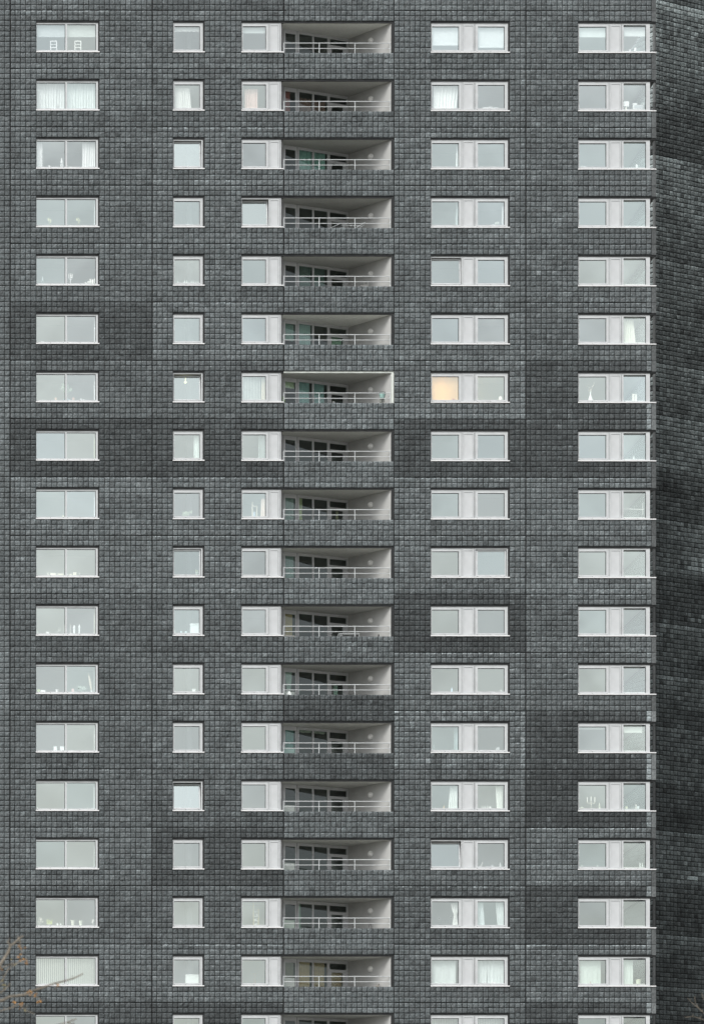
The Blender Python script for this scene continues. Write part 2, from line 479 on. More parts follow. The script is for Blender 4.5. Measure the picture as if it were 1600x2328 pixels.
# L-shaped corner pieces, one per storey
CW = {12: (2.4, 1.9), 13: (2.2, 1.6), 7: (1.9, 0.8), 15: (1.5, 1.1), 16: (1.3, 1.2), 17: (2.0, 1.7), 9: (1.0, 1.3), 11: (1.3, 0.8), 6: (1.1, 1.5), 1: (1.0, 1.3), 5: (1.1, 1.0)}
XC = X(1490.4)
for k in range(-1, 18):
    up, lowt = CW.get(k, (rng.uniform(0.75, 1.1), rng.uniform(0.7, 1.2)))
    cc = [(v, up) for v in (0, 1)] + [(v, lowt) for v in (8, 9, 10)]
    if k == -1: cc = cc[2:]
    a0 = np.full(len(cc), XU(121)); b0 = np.array([ZJ(k, v + 1) for v, _ in cc])
    tn = np.array([t for _, t in cc]) * rng.uniform(0.85, 1.15, len(cc))
    me = tile_mesh('corner_piece', a0, b0, tn, rng.normal(0, 1, (len(cc), 27)), TW * 0.97, TH, (0, 0, 0), (1, 0, 0), (0, -1, 0), M['tile'],
                   np.full(len(cc), 0.25), True, np.full(len(cc), 0.18))
    o = part('corner_piece', me)
    mb = MB()
    xs = XU(121) + TW * 0.985
    sm = cmat((0.088 * min(1.9, 0.35 + 0.65 * lowt), 0.096 * min(1.9, 0.35 + 0.65 * lowt), 0.098 * min(1.9, 0.35 + 0.65 * lowt)), 0.8, 0.3)
    su = cmat((0.088 * min(1.9, 0.35 + 0.65 * up), 0.096 * min(1.9, 0.35 + 0.65 * up), 0.098 * min(1.9, 0.35 + 0.65 * up)), 0.8, 0.3)
    mb.box(xs, XC, -0.012, 0.12, ZJ(k, 11) + 0.012, ZJ(k, 8) - 0.02, sm)
    link('smooth_edge', mb.mesh('smooth_edge'), o)
    if k >= 0:
        mb = MB(); mb.box(xs, XC, -0.012, 0.12, ZJ(k, 2), ZJ(k, 0) - 0.012, su)
        link('smooth_edge', mb.mesh('smooth_edge'), o)

# ------------------------------------------------------------------ windows (measured in photo pixels from the opening's upper left corner)
OPEN = {'A': (5, 17), 'B': (31, 37), 'C': (44, 52), 'D': (80, 95), 'E': (108, 122.83)}
FY0, FY1, GY = 0.055, 0.13, 0.098
px = lambda v: v / S
def bars(mb, x0, x1, z0, z1, wl, wr, wt, wb, y0, y1, m):
    """rectangular frame; z measured downwards in pixels"""
    mb.box(px(x0), px(x1), y0, y1, -px(z0 + wt), -px(z0), m)
    mb.box(px(x0), px(x1), y0, y1, -px(z1), -px(z1 - wb), m)
    mb.box(px(x0), px(x0 + wl), y0, y1, -px(z1 - wb), -px(z0 + wt), m)
    mb.box(px(x1 - wr), px(x1), y0, y1, -px(z1 - wb), -px(z0 + wt), m)
def gasket(mb, x0, x1, z0, z1, dy=0.0):  # gasket at head and right, with the frame's shade put into its colour
    t = 0.022
    g = M['gasket']
    mb.box(px(x0), px(x1), GY - 0.03 + dy, GY - 0.004 + dy, -px(z0) - t, -px(z0), g)
    mb.box(px(x1) - t * 1.3, px(x1), GY - 0.03 + dy, GY - 0.004 + dy, -px(z1), -px(z0) - t, g)
# panes: (x0, x1, z0, z1); sashes: outer box of each openable light
WIN = {
    'A': dict(w=143.6, x1=140.3, panes=[(1, 66.3, 7, 66), (70, 135.8, 7, 66)], sash=[None, None], outer=(1, 4.5, 3.3, 3.7), mull=[(66.3, 70)]),
    'B': dict(w=71.8, x1=67.8, panes=[(3.4, 61.3, 11, 64.5)], sash=[(1.9, 64.3, 6.7, 67.2)], outer=(1.5, 3.2, 2.7, 2.2), mull=[]),
    'C': dict(w=95.6, x1=90.2, panes=[(3.2, 56.1, 11, 64.5)], sash=[(1.9, 61.2, 6.7, 67.2)], outer=(1.5, 3.2, 2.7, 2.2), mull=[(61.6, 63.6)], infill=[(63.6, 87.0)]),
    'D': dict(w=179.4, x1=175.2, panes=[(3.0, 64.2, 11, 64.5), (107.1, 168.0, 11, 64.5)], sash=[(1.9, 69.2, 6.7, 67.2), (102.0, 172.4, 6.7, 67.2)],
              outer=(1.5, 2.6, 2.7, 2.2), mull=[(69.6, 72.6), (99.4, 101.6)], infill=[(72.6, 99.4)]),
    'E': dict(w=177.2, x1=163.8, panes=[(3.0, 64.5, 11, 64.5), (103.7, 154.8, 9.4, 67.0)], sash=[(1.9, 69.0, 6.7, 67.2), None],
              outer=(1.5, 9.0, 3.2, 2.7), mull=[(69.4, 72.2), (99.0, 103.7)], infill=[(72.2, 99.0)]),
}
OPENED = {('B', 2): (0, .10), ('B', 6): (0, .15), ('B', 9): (0, .06), ('B', 13): (0, .18), ('C', 3): (0, .16), ('D', 4): (0, .10), ('D', 9): (1, .05), ('D', 14): (0, .17)}
WM = {}
def win_mesh(kind, opened):
    key = (kind, opened)
    if key in WM: return WM[key]
    d = WIN[kind]; mb = MB(); f = M['frame']
    l, r, t, b = d['outer']
    bars(mb, 0, d['x1'], 3.7, 69.7, l, r, t, b, FY0, FY1, f)
    for a, c in d['mull']:
        mb.box(px(a), px(c), FY0 + 0.003, FY1, -px(69.7 - b), -px(3.7 + t), f)
    for i, s in enumerate(d['sash']):
        p = d['panes'][i]
        if s is None:
            gasket(mb, *p); continue
        if i == opened: continue
        bars(mb, s[0], s[1], s[2], s[3], p[0] - s[0], s[1] - p[1], p[2] - s[2], s[3] - p[3], FY0 - 0.006, FY1 - 0.01, f)
        gasket(mb, *p)
        mb.box(px(s[0]), px(s[1]) + 0.011, FY0 + 0.012, FY0 + 0.03, -px(s[2]), -px(s[2]) + 0.015, M['gasket'])     # shadow gap round the light
        mb.box(px(s[1]) + 0.001, px(s[1]) + 0.015, FY0 + 0.012, FY0 + 0.03, -px(s[3]), -px(s[2]), M['gasket'])
    for a, b in d.get('infill', []):
        for q in (a, b): mb.box(px(q) - .006, px(q) + .006, FY0 - .012, FY0 - .0065, -px(67.3), -px(6.4), M['gasket'])  # outline shading of the infill put on as dark strips
    # drain caps on the bottom rail
    for q in ([4, 33, 62, 72, 100, 133] if kind == 'A' else [4, 30, 60] if kind in 'BC' else [4, 33, 66, 106, 136, 168] if kind == 'D' else [4, 33, 66, 106, 136]):
        mb.box(px(q - .8), px(q + .8), FY0 - 0.009, FY0 - 0.0065, -px(68.4), -px(67.6), M['gasket'])
    WM[key] = mb.mesh('window')
    return WM[key]
def simple(key, fn):
    if key not in WM:
        mb = MB(); fn(mb); WM[key] = mb.mesh(key[-1])
    return WM[key]
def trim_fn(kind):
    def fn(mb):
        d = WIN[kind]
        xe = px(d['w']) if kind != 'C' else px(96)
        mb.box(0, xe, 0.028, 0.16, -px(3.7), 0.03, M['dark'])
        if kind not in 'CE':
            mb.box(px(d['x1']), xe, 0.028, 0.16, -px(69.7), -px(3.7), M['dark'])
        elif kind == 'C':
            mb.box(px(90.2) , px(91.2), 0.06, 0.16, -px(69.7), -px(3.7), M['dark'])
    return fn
def pane_mesh(kind, i, k):
    """a slightly bowed, slightly out-of-true pane"""
    p = WIN[kind]['panes'][i]
    x0, x1, z0, z1 = px(p[0]) - .004, px(p[1]) + .004, -px(p[3]) - .004, -px(p[2]) + .004
    n = 6; rr = random.Random(k * 31 + ord(kind) * 7 + i * 3)
    tx, tz, bow = rr.gauss(0, .0045), rr.gauss(0, .0045), rr.uniform(-.0045, .0045)
    mb = MB(); g = mb.mi(M[rr.choice(['glass', 'glass', 'glass_b', 'glass_c', 'glass_d'] if k < 9 else ['glass', 'glass_b', 'glass_b', 'glass_c', 'glass_c'])])
    for a in range(n + 1):
        for b in range(n + 1):
            u, v = b / n * 2 - 1, a / n * 2 - 1
            y = GY + .003 + tx * u * (x1 - x0) / 2 + tz * v * (z1 - z0) / 2 + bow * (1 - u * u) * (1 - v * v)
            mb.v.append((x0 + (x1 - x0) * b / n, y, z0 + (z1 - z0) * a / n))
    for a in range(n):
        for b in range(n):
            q = a * (n + 1) + b
            mb.f.append((q, q + 1, q + n + 2, q + n + 1)); mb.m.append(g); mb.c.append(None)
    me = mb.mesh('pane')
    for f in me.polygons: f.use_smooth = True
    return me
def infill_mesh(kind):
    def fn(mb):
        a, b = WIN[kind]['infill'][0]
        bars(mb, a + .4, b - .4, 6.4, 67.3, 3.0, 3.0, 3.0, 2.4, FY0 - 0.004, FY1 - 0.02, M['frame'])
        mb.box(px(a + 3.4), px(b - 3.4), FY0 + 0.012, FY1 - 0.03, -px(64.9), -px(9.4), M['panel'])
        mb.box(px(b - 3.4) - 0.008, px(b - 3.4), FY0 + 0.004, FY0 + 0.012, -px(64.9), -px(9.4), M['gasket'])
        mb.box(px(a + 3.4), px(b - 3.4) - .008, FY0 + 0.004, FY0 + 0.012, -px(9.4) - 0.008, -px(9.4), M['gasket'])
    return simple((kind, 'infill_panel'), fn)
def sill_mesh(kind):
    d = WIN[kind]
    return simple((kind, 'sill'), lambda mb: (mb.box(-px(.3), px(d['w'] - (0 if kind != 'C' else .3)), -0.05, 0.14, -px(72.0), -px(69.7), M['sill'])))
def sash_meshes(kind, i, ang, k):
    """a bottom-hung light tilted inwards"""
    p = WIN[kind]['panes'][i]; s = list(WIN[kind]['sash'][i])
    mb = MB(); s2 = (s[0] + .2, s[1] - 1.0, s[2] + 1.2, s[3])
    bars(mb, s2[0], s2[1], s2[2], s2[3], p[0] - s2[0], 2.6, 2.6, s[3] - p[3], FY0 - 0.006, FY1 - 0.01, M['frame'])
    g = MB(); g.box(px(p[0]) - .004, px(s2[1] - 2.6) + .004, GY, GY + 0.006, -px(p[3]) - .004, -px(s2[2] + 2.6) + .004, M['glass'])
    ca, sa = math.cos(ang), math.sin(ang); zb = -px(s[3])
    for m_ in (mb, g):
        m_.v = [(x, FY1 - 0.01 + (y - FY1 + 0.01) * ca + (z - zb) * sa, zb + (z - zb) * ca - (y - FY1 + 0.01) * sa) for x, y, z in m_.v]
    d = MB()      # dark surround of the open light
    return mb.mesh('sash'), g.mesh('pane')
for kind, (u0, u1) in OPEN.items():
    for k in ROWS:
        op = OPENED.get((kind, k))
        wdw = link('window', win_mesh(kind, op[0] if op else None), tower)
        wdw.location = Vector((XU(u0), 0, ZJ(k, 2))) - TO
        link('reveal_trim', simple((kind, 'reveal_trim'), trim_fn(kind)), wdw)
        link('sill', sill_mesh(kind), wdw)
        if 'infill' in WIN[kind]: link('infill_panel', infill_mesh(kind), wdw)
        for i in range(len(WIN[kind]['panes'])):
            if op and op[0] == i:
                a, b = sash_meshes(kind, i, op[1], k)
                so = link('sash', a, wdw); so['label'] = 'light tilted open inwards'
                link('pane', b, wdw)
            else:
                link('pane', pane_mesh(kind, i, k), wdw)

# ------------------------------------------------------------------ loggias
LS = [None]
GL = Vector((X(644) * (1 + .85 / DIST), 0.85)); GC = Vector((X(791) * (1 + 2.31 / DIST), 2.31))
FL = Vector((X(640.5), 0.06)); FR = Vector((X(889), 0.06))
def along(pxx):      # point of the glazing line seen at photo column pxx
    lo, hi = -0.2, 1.4
    for _ in range(50):
        t = (lo + hi) / 2; p = GL + (GC - GL) * t
        v = p.x / (1 + p.y / DIST) * S - 400
        if v < pxx: lo = t
        else: hi = t
    return GL + (GC - GL) * lo
RAILH = 72.4 / S      # parapet top below the opening top
LC = {0: 1.05, 1: .60, 2: .55, 3: .58, 4: .68, 5: 1.15, 6: .62, 7: .75, 8: .72, 9: .82, 10: .58, 11: .64, 15: .7}
def loggia_mesh(k):
    mb = MB(); m = M['plaster']; q_ = LC.get(k, .8); c = cmat((.68 * q_, .69 * q_, .65 * q_), .9, .05)
    zc = -px(3.6); zf = -px(72.4) - 0.95
    mb.poly([(FL.x, FL.y, zc), (GL.x, GL.y, zc), (GC.x, GC.y, zc), (FR.x, FR.y, zc)], c)
    mb.poly([(FL.x, FL.y, zf), (FR.x, FR.y, zf), (GC.x, GC.y, zf), (GL.x, GL.y, zf)], M['floor'])
    mb.poly([(FR.x, FR.y, zf), (FR.x, FR.y, zc), (GC.x, GC.y, zc), (GC.x, GC.y, zf)], m)
    mb.poly([(FL.x, FL.y, zf), (GL.x, GL.y, zf), (GL.x, GL.y, zc), (FL.x, FL.y, zc)], M['grey_frame'])
    mb.box(XU(52) + .01, XU(73), 0.03, 0.20, zf, -px(72.4) - 0.012, m)          # back of the parapet
    return mb.mesh('loggia')
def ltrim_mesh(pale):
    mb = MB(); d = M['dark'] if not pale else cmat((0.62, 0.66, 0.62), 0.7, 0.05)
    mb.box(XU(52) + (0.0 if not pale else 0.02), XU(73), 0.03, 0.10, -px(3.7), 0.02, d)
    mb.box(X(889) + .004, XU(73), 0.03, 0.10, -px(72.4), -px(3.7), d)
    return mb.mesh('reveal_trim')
def glazing_mesh(k):
    mb = MB(); g = M['grey_frame']
    zc = -px(3.6); zf = -px(72.4) - 0.95
    def post(a, b, z0=zf, z1=zc - .001, th=.07): mb.obox(along(a), along(b), th, z0, z1, g)
    post(644.2, 648); post(671.3, 674.6); post(676, 679.2); post(709.6, 713.2); post(743.6, 749); post(787, 790.9)
    mb.obox(along(674.6), along(676), .03, zf, zc, M['gasket'])
    for a, b in ((648, 671.3), (679.2, 709.6), (713.2, 743.6), (749, 787)):
        mb.obox(along(a), along(b), .068, zc - .13, zc - .002, g)
        mb.obox(along(a), along(b), .068, zf, zf + .12, g)
    mb.obox(along(648), along(671.3), .055, zc - .19, zc - .13, g)
    post(749, 753, zf, zc - .42, .06); post(779, 787, zf, zc - .42, .06)
    mb.obox(along(749), along(787), .062, zc - .56, zc - .42, g)
    return mb.mesh('glazing')
def lglass_mesh():
    mb = MB(); zc = -px(3.6) - .12; zf = -px(72.4) - 0.85
    for a, b, z1 in ((648, 671.3, zc), (679.2, 709.6, zc), (713.2, 743.6, zc), (749, 787, zc)):
        mb.obox(along(a), along(b), .008, zf, z1, M['glass_clear'])
    return mb.mesh('pane')
def railing_mesh():
    mb = MB(); m = M['rail']; y = 0.085; zt = -px(72.4)
    xa, xb = X(645.6), X(887.2)
    mb.tube([(xa - .022, y, -px(48.8)), (xb + .022, y, -px(48.8))], 0.0215, m, 8)
    mb.tube([(xa, y, -px(61.0)), (xb, y, -px(61.0))], 0.018, m, 8)
    for q in (645.6, 726.2, 807.2, 887.2):
        mb.tube([(X(q), y, zt - .02), (X(q), y, -px(48.8))], 0.020, m, 8)
        mb.box(X(q) - .055, X(q) + .055, y - .05, y + .05, zt - .018, zt + .006, m)
    return mb.mesh('railing')
lg, lp, rl = glazing_mesh(0), lglass_mesh(), railing_mesh()
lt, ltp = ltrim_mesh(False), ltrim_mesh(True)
def lamp_mesh():
    mb = MB(); p = FR + (GC - FR) * 0.465
    u = (GC - FR).normalized(); n = Vector((u.y, -u.x)); n = -n if n.x > 0 else n
    c = Vector((p.x, p.y, -px(26.5))) + Vector((n.x, n.y, 0)) * .0
    prof = [(.145, .0), (.145, .06), (.125, .075), (.118, .065), (.10, .115), (.05, .145), (.001, .15)]
    mb.lathe(prof, M['lampglass'], (0, 0, 0), 16, 'Y')
    ang = math.atan2(n.y, n.x) - math.pi / 2
    rt = Matrix.Rotation(ang, 3, 'Z')
    mb.v = [tuple(rt @ Vector(v) + c) for v in mb.v]
    return mb.mesh('wall_lamp')
lamp_me = lamp_mesh()
for k in ROWS:
    lo = link('loggia', loggia_mesh(k), tower); lo.location = Vector((0, 0, ZJ(k, 2))) - TO
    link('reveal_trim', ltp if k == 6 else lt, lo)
    link('glazing', lg, lo); link('pane', lp, lo); link('railing', rl, lo)
    wl = link('wall_lamp', lamp_me, lo)
    wl.location = (0, 0, px({1: -1, 3: -3, 4: -3, 5: -2, 6: -3, 7: 1, 14: -2}.get(k, 0)))
    if k >= 8:      # white lower panel of the first light
        mb = MB(); hh = {8: .10, 9: .18, 10: .24, 11: .32, 12: .42, 13: .44, 14: .46, 15: .50, 16: .52, 17: .5}[k]
        p, q = along(646.5), along(671)
        off = Vector((-.02, -.07)); p += off; q += off
        z0 = -px(72.4) - .6; z1 = -px(72.4) + hh
        col = {9: (.62, .63, .42), 10: (.66, .64, .58), 15: (.55, .65, .58), 12: (.45, .62, .58)}.get(k, (.66, .72, .68))
        mb.obox(p, q, .03, z0, z1, cmat(col, .6))
        link('lower_panel', mb.mesh('lower_panel'), lo)

# ------------------------------------------------------------------ rooms behind the glass (one part), body of the tower
mb = MB(); rm = M['room']
PAINT = [(.78, .79, .78), (.74, .76, .75), (.82, .82, .80), (.70, .73, .72), (.78, .80, .75)]
YB = 2.7
for k in ROWS:
    zt = ZJ(k, 2) + 0.10; zb = ZJ(k, 8) - 0.85
    rooms = {'A': (X(15), X(340)), 'B': (X(372), X(482)), 'C': (X(500), X(640)), 'L': (X(642), X(906)), 'D': (X(910), X(1190)), 'E': (X(1197), X(1474.5))}
    for n, (a, b) in rooms.items():
        yb = {'E': 9.0, 'L': 6.0, 'C': 4.0}.get(n, YB); y0 = .16 if n != 'L' else 2.45
        wc = PAINT[(k * 3 + ord(n)) % 5]
        if n == 'C' and k == 16: wc = (.28, .52, .68)
        if n == 'C' and k == 15: wc = (.70, .74, .52)
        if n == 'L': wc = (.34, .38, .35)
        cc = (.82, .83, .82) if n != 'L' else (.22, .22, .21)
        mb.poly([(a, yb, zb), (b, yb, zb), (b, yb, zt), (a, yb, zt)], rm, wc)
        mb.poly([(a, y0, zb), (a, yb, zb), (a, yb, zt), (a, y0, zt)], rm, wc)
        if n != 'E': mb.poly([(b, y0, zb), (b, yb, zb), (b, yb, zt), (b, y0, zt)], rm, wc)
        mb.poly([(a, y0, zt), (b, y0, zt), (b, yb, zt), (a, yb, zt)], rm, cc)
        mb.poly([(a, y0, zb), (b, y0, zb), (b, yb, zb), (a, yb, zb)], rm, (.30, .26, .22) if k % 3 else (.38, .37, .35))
        if n != 'L':    # inner window board
            ow = {'A': (83, 227), 'B': (393, 466), 'C': (549, 640), 'D': (978, 1158), 'E': (1313, 1478)}[n]
            z = ZJ(k, 2) - px(64.7 if n != 'A' else 66.2)
            mb.box(X(ow[0]), X(ow[1]), .135, .36, z - .03, z, rm, (.72, .72, .70))
        if n == 'B':    # the wall end and cupboards seen in the narrow windows
            xa, _, _ = deep(426, 0, 1.7); xb, _, _ = deep(438, 0, 1.7)
            mb.box(xa, xb, 1.7, YB - .02, zb + .01, zt - .01, rm, (.50, .55, .57))
me = mb.mesh('room_interiors')
part('room_interiors', me)
# side glazing of the corner rooms with their spandrels, floor slabs
mb = MB(); mg = MB()
for k in ROWS:
    zs, ze = ZJ(k, 8), ZJ(k, 2)
    mb.box(X(1474), XC - .02, .14, 9.0, zs - 5 * TH - .001, zs - .02, M['body'])
    for yy in (0.3, 3.0, 6.0, 8.9):
        pass
    mg.box(X(1475), X(1475) + .006, .16, 8.95, zs - .02, ze, M['glass_clear'])
part('side_spandrel', mb.mesh('side_spandrel'))
part('side_glazing', mg.mesh('side_glazing'))
mb = MB()
mb.box(XU(-8), XC, .02, 12.0, 0.0, ZJ(17, 11), M['body'])
mb.box(XU(-8), XC, .02, 12.0, ZJ(-1, 8), ZJ(-1, 8) + 3.0, M['body'])
mb.box(XU(-8), X(1474), 9.1, 12.0, ZJ(17, 11), ZJ(-1, 8), M['body'])
mb.box(XU(-8), X(10), .05, 9.1, ZJ(17, 11), ZJ(-1, 8), M['body'])
part('building_core', mb.mesh('building_core'))

# ------------------------------------------------------------------ second tower behind the corner
YB2 = 23.25; sB = DIST / (DIST + YB2); TH2 = R(30.3)
CB = Vector((X(1484.3) / sB, YB2))
ZB0 = CAMZ + (3200 - 349.5) / (sB * S)
tower2 = empty('apartment_tower', (CB.x, CB.y, 0))
tag(tower2, 'darker tiled tower with weathered patches set at an angle behind the right-hand corner', 'tower')
dr = (math.cos(TH2), math.sin(TH2), 0); orr = (math.sin(TH2), -math.cos(TH2), 0)
dl = (-math.sin(TH2), math.cos(TH2), 0); oll = (-math.cos(TH2), -math.sin(TH2), 0)
TB = {-4: 1.35, -3: 1.22, -2: 1.16, -1: .76, 0: 1.15, 1: 1.06, 2: 1.04, 3: .88, 4: 1.08, 5: 1.14, 6: .88, 7: 1.06, 8: .84, 9: 1.08, 10: 1.0, 11: .96, 12: .86, 13: 1.14, 14: .82, 15: 1.10, 16: .90, 17: .85}
PR = rng.normal(0, 1, (11, 26, 27))
for m_ in range(-5, 18):
    t0 = TB.get(m_, 1.0) ** 2.0
    cells = [(0, u, v) for v in range(11) for u in range(24)] + [(1, u, v) for v in range(11) for u in range(16)]
    meshes = []
    po = None
    for side in (0, 1):
        c = np.array([(u, v) for s_, u, v in cells if s_ == side])
        st = 0.175 if side == 0 else 0.05
        a0 = st + c[:, 0] * TW; b0 = ZB0 - (m_ * 11 + c[:, 1] + 1) * TH
        fade = 1.0 - 0.40 * (c[:, 1] / 10.0) * max(0, rng.uniform(-.3, 1.2)) + rng.uniform(0, .25) * (c[:, 1] == 0)
        patch = np.ones(len(c))
        for _ in range(3):
            cu, cv = rng.uniform(0, 24), rng.uniform(0, 11)
            patch *= 1 + rng.choice([-.5, -.4, .4]) * np.exp(-(((c[:, 0] - cu) / 3.2) ** 2 + ((c[:, 1] - cv) / 1.6) ** 2))
        if m_ in (7, 8, 13) and side == 0:
            patch += 1.5 * ((c[:, 0] > 8) & (c[:, 0] < 24) & (c[:, 1] > 7 - (m_ == 7)) & (c[:, 1] < 10) & (rng.random(len(c)) < .55))
        tn = t0 * (2.3 if side else 1.0) * fade * patch * np.clip(1 + rng.normal(0, .25, len(c)), .4, 2)  # left face coloured lighter to offset the shade between the towers
        if m_ == -3: tn *= np.where(c[:, 1] < 2, 1.6, 1)
        me = tile_mesh('cladding_panel', a0, b0, tn, PR[c[:, 1], c[:, 0]], TW, TH, (0, 0, 0), dr if side == 0 else dl, orr if side == 0 else oll,
                       M['tile_dark'], np.where(c[:, 1] == 0, .5, .20), True, np.where(rng.random(len(c)) < .09, .6, .07), np.full(len(c), .016), None, 1.9)
        o = link('cladding_panel', me, tower2)
    mb = MB()
    z1, z0 = ZB0 - m_ * 11 * TH - .012, ZB0 - (m_ + 1) * 11 * TH + .006
    def q(a, b, h, z): return (dr[0] * a + orr[0] * h, dr[1] * a + orr[1] * h, z)
    sm = cmat((.14 * min(t0, 1.2), .147 * min(t0, 1.2), .147 * min(t0, 1.2)), .8, .25)
    pts = [(0, .012), (.145, .012), (.145, -.06), (0, -.06)]
    lo_ = [q(a, 0, h, z0) for a, h in pts]; hi_ = [q(a, 0, h, z1) for a, h in pts]
    b = 0
    mb.v = lo_ + hi_
    mb.f = [(0, 1, 5, 4), (1, 2, 6, 5), (2, 3, 7, 6), (3, 0, 4, 7), (4, 5, 6, 7), (3, 2, 1, 0)]
    mb.m = [mb.mi(sm)] * 6; mb.c = [None] * 6
    link('corner_piece', mb.mesh('corner_piece'), tower2)
mb = MB()
zt_, zb_ = ZB0 + 5 * 11 * TH, ZB0 - 18 * 11 * TH
def q2(a, b, z): return (dr[0] * a + dl[0] * b, dr[1] * a + dl[1] * b, z)
def prism(z0, z1, ins):
    b = len(mb.v)
    A_, B_ = 24 * TW + .175, 16 * TW + .05
    c4 = [(ins, ins), (A_, ins), (A_, B_), (ins, B_)]
    mb.v += [q2(a, bb, z0) for a, bb in c4] + [q2(a, bb, z1) for a, bb in c4]
    i = mb.mi(M['body'])
    for f in ((0, 3, 2, 1), (4, 5, 6, 7), (0, 1, 5, 4), (1, 2, 6, 5), (2, 3, 7, 6), (3, 0, 4, 7)):
        mb.f.append(tuple(b + j for j in f)); mb.m.append(i); mb.c.append(None)
prism(0, zb_, 0.0); prism(zb_, zt_, 0.06); prism(zt_, zt_ + .6, -.05)
link('building_core', mb.mesh('building_core'), tower2)

# ------------------------------------------------------------------ things behind the windows
ORD = ['topmost', 'second', 'third', 'fourth', 'fifth', 'sixth', 'seventh', 'eighth', 'ninth', 'tenth', 'eleventh', 'twelfth', 'thirteenth', 'fourteenth', 'fifteenth', 'sixteenth', 'seventeenth', 'eighteenth']
CN = {'A': 'leftmost column', 'B': 'narrow-window column', 'C': 'column left of the balconies', 'D': 'column right of the balconies', 'E': 'corner column', 'L': 'balcony column'}
def where(kind, k):
    r = 'topmost row' if k == 0 else ORD[k] + ' row down'
    return '%s of the %s' % (r, CN[kind])
def zbot(kind, k, d):
    r = 66.0 if kind == 'A' else 64.7
    if kind == 'E': r = 64.7
    return ZJ(k, 2) - px(r)
def tp(kind, k): return 23.7 + 132.68 * k + 24.12       # photo row of the opening top
WHITE = (.84, .85, .84); CREAM = (.80, .77, .62)
def cloth(name, label, kind, k, top, bot, z0, z1, col, cat, waves=7, d=.27, amp=.025, group=None, mid=None, emit=0, grid=False):
    """hanging cloth: (xl, xr) in photo px at top and bottom, z in px below the opening top"""
    col = tuple(q * .9 for q in col)
    mb = MB(); m = cmat(col, .85, .05)
    if emit: m = mat('lit_cloth', col, .85, 0, 1, emit=col, estr=emit)
    n = max(8, waves * 8); rows = 7
    ztop = ZJ(k, 2) - px(z0); zbt = ZJ(k, 2) - px(z1)
    vv = []
    ph = random.uniform(0, 6)
    for r in range(rows):
        t = r / (rows - 1)
        l = top[0] + (bot[0] - top[0]) * t; rr = top[1] + (bot[1] - top[1]) * t
        if mid:
            wgt = math.exp(-((t - mid[2]) / .22) ** 2)
            l = l + (mid[0] - l) * wgt; rr = rr + (mid[1] - rr) * wgt
        for j in range(n + 1):
            s_ = j / n
            xx = X(l + (rr - l) * s_) * (DIST + d) / DIST
            yy = d + amp * math.sin(ph + s_ * waves * 2 * math.pi) * (.5 + .5 * t) + amp * .4 * math.sin(3 + s_ * waves * 4.7)
            vv.append((xx, yy, ztop + (zbt - ztop) * t))
    b = len(mb.v); mb.v += vv
    i = mb.mi(m)
    for r in range(rows - 1):
        for j in range(n):
            a = b + r * (n + 1) + j
            mb.f.append((a, a + 1, a + n + 2, a + n + 1)); mb.m.append(i); mb.c.append(None)
    o = link(name, mb.mesh(name))
    c = np.array(mb.v).mean(0)
    o.data.transform(Matrix.Translation(-Vector(c))); o.location = c
    tag(o, label, cat, group)
    for p in o.data.polygons: p.use_smooth = True
    return o
def slats(kind, k, x0, x1, z0, z1, label, n, col=(.90, .93, .89), d=.24):
    mb = MB(); m = cmat(col, .7)
    pitch = (X(x1) - X(x0)) / n
    for i in range(n):
        c = X(x0) + (i + .5) * pitch; a = R(42)
        dx, dy = math.cos(a) * pitch * .42, math.sin(a) * pitch * .42
        mb.obox((c - dx, d - dy), (c + dx, d + dy), .004, ZJ(k, 2) - px(z1), ZJ(k, 2) - px(z0), m)
    mb.box(X(x0), X(x1), d - .03, d + .03, ZJ(k, 2) - px(z0), ZJ(k, 2) - px(z0) + .04, m)
    c = Vector((X((x0 + x1) / 2), d, ZJ(k, 2) - px(z1)))
    o = link('vertical_blind', mb.mesh('vertical_blind'))
    o.data.transform(Matrix.Translation(-c)); o.location = c
    return tag(o, label, 'blind', 'vertical slat blinds')
def roller(kind, k, x0, x1, z0, z1, label, col=(.84, .88, .86), scallop=False, d=.2, emit=0):
    col = tuple(q * .80 for q in col)
    mb = MB(); m = cmat(col, .8, .04)
    if emit: m = mat('lit_blind', col, .85, 0, 1, emit=col, estr=emit)
    X0_, X1_ = X(x0), X(x1); zt, zb = ZJ(k, 2) - px(z0), ZJ(k, 2) - px(z1)
    if scallop:
        n = 48; pts = []
        for j in range(n + 1):
            s_ = j / n
            pts.append((X0_ + (X1_ - X0_) * s_, zb - .035 * abs(math.sin(s_ * 6 * math.pi))))
        for j in range(n):
            mb.poly([(pts[j][0], d, pts[j][1]), (pts[j + 1][0], d, pts[j + 1][1]), (pts[j + 1][0], d, zt), (pts[j][0], d, zt)], m)
    else:
        mb.box(X0_, X1_, d, d + .004, zb, zt, m)
        mb.box(X0_, X1_, d - .008, d + .012, zb - .016, zb, m)
        mb.tube([(X0_, d + .03, zt + .01), (X1_, d + .03, zt + .01)], .03, m, 10)
    nm = 'valance' if scallop else 'roller_blind'
    c = Vector((X((x0 + x1) / 2), d, zt))
    o = link(nm, mb.mesh(nm)); o.data.transform(Matrix.Translation(-c)); o.location = c
    return tag(o, label, 'valance' if scallop else 'blind')
CNT = {}
def item(name, label, cat, kind, k, cx, fn, d=.22, group=None):
    """small thing on the inner window board; fn builds it round its own base point, in metres"""
    mb = MB(); fn(mb)
    o = link(name, mb.mesh(name))
    o.location = (X(cx) * (DIST + d) / DIST, d, zbot(kind, k, d) + .001)
    tag(o, label, cat, group)
    return o
def lathe_item(prof, col, rough=.4):
    return lambda mb: mb.lathe([(px(r), px(h)) for r, h in prof], cmat(col, rough), (0, 0, 0), 16)
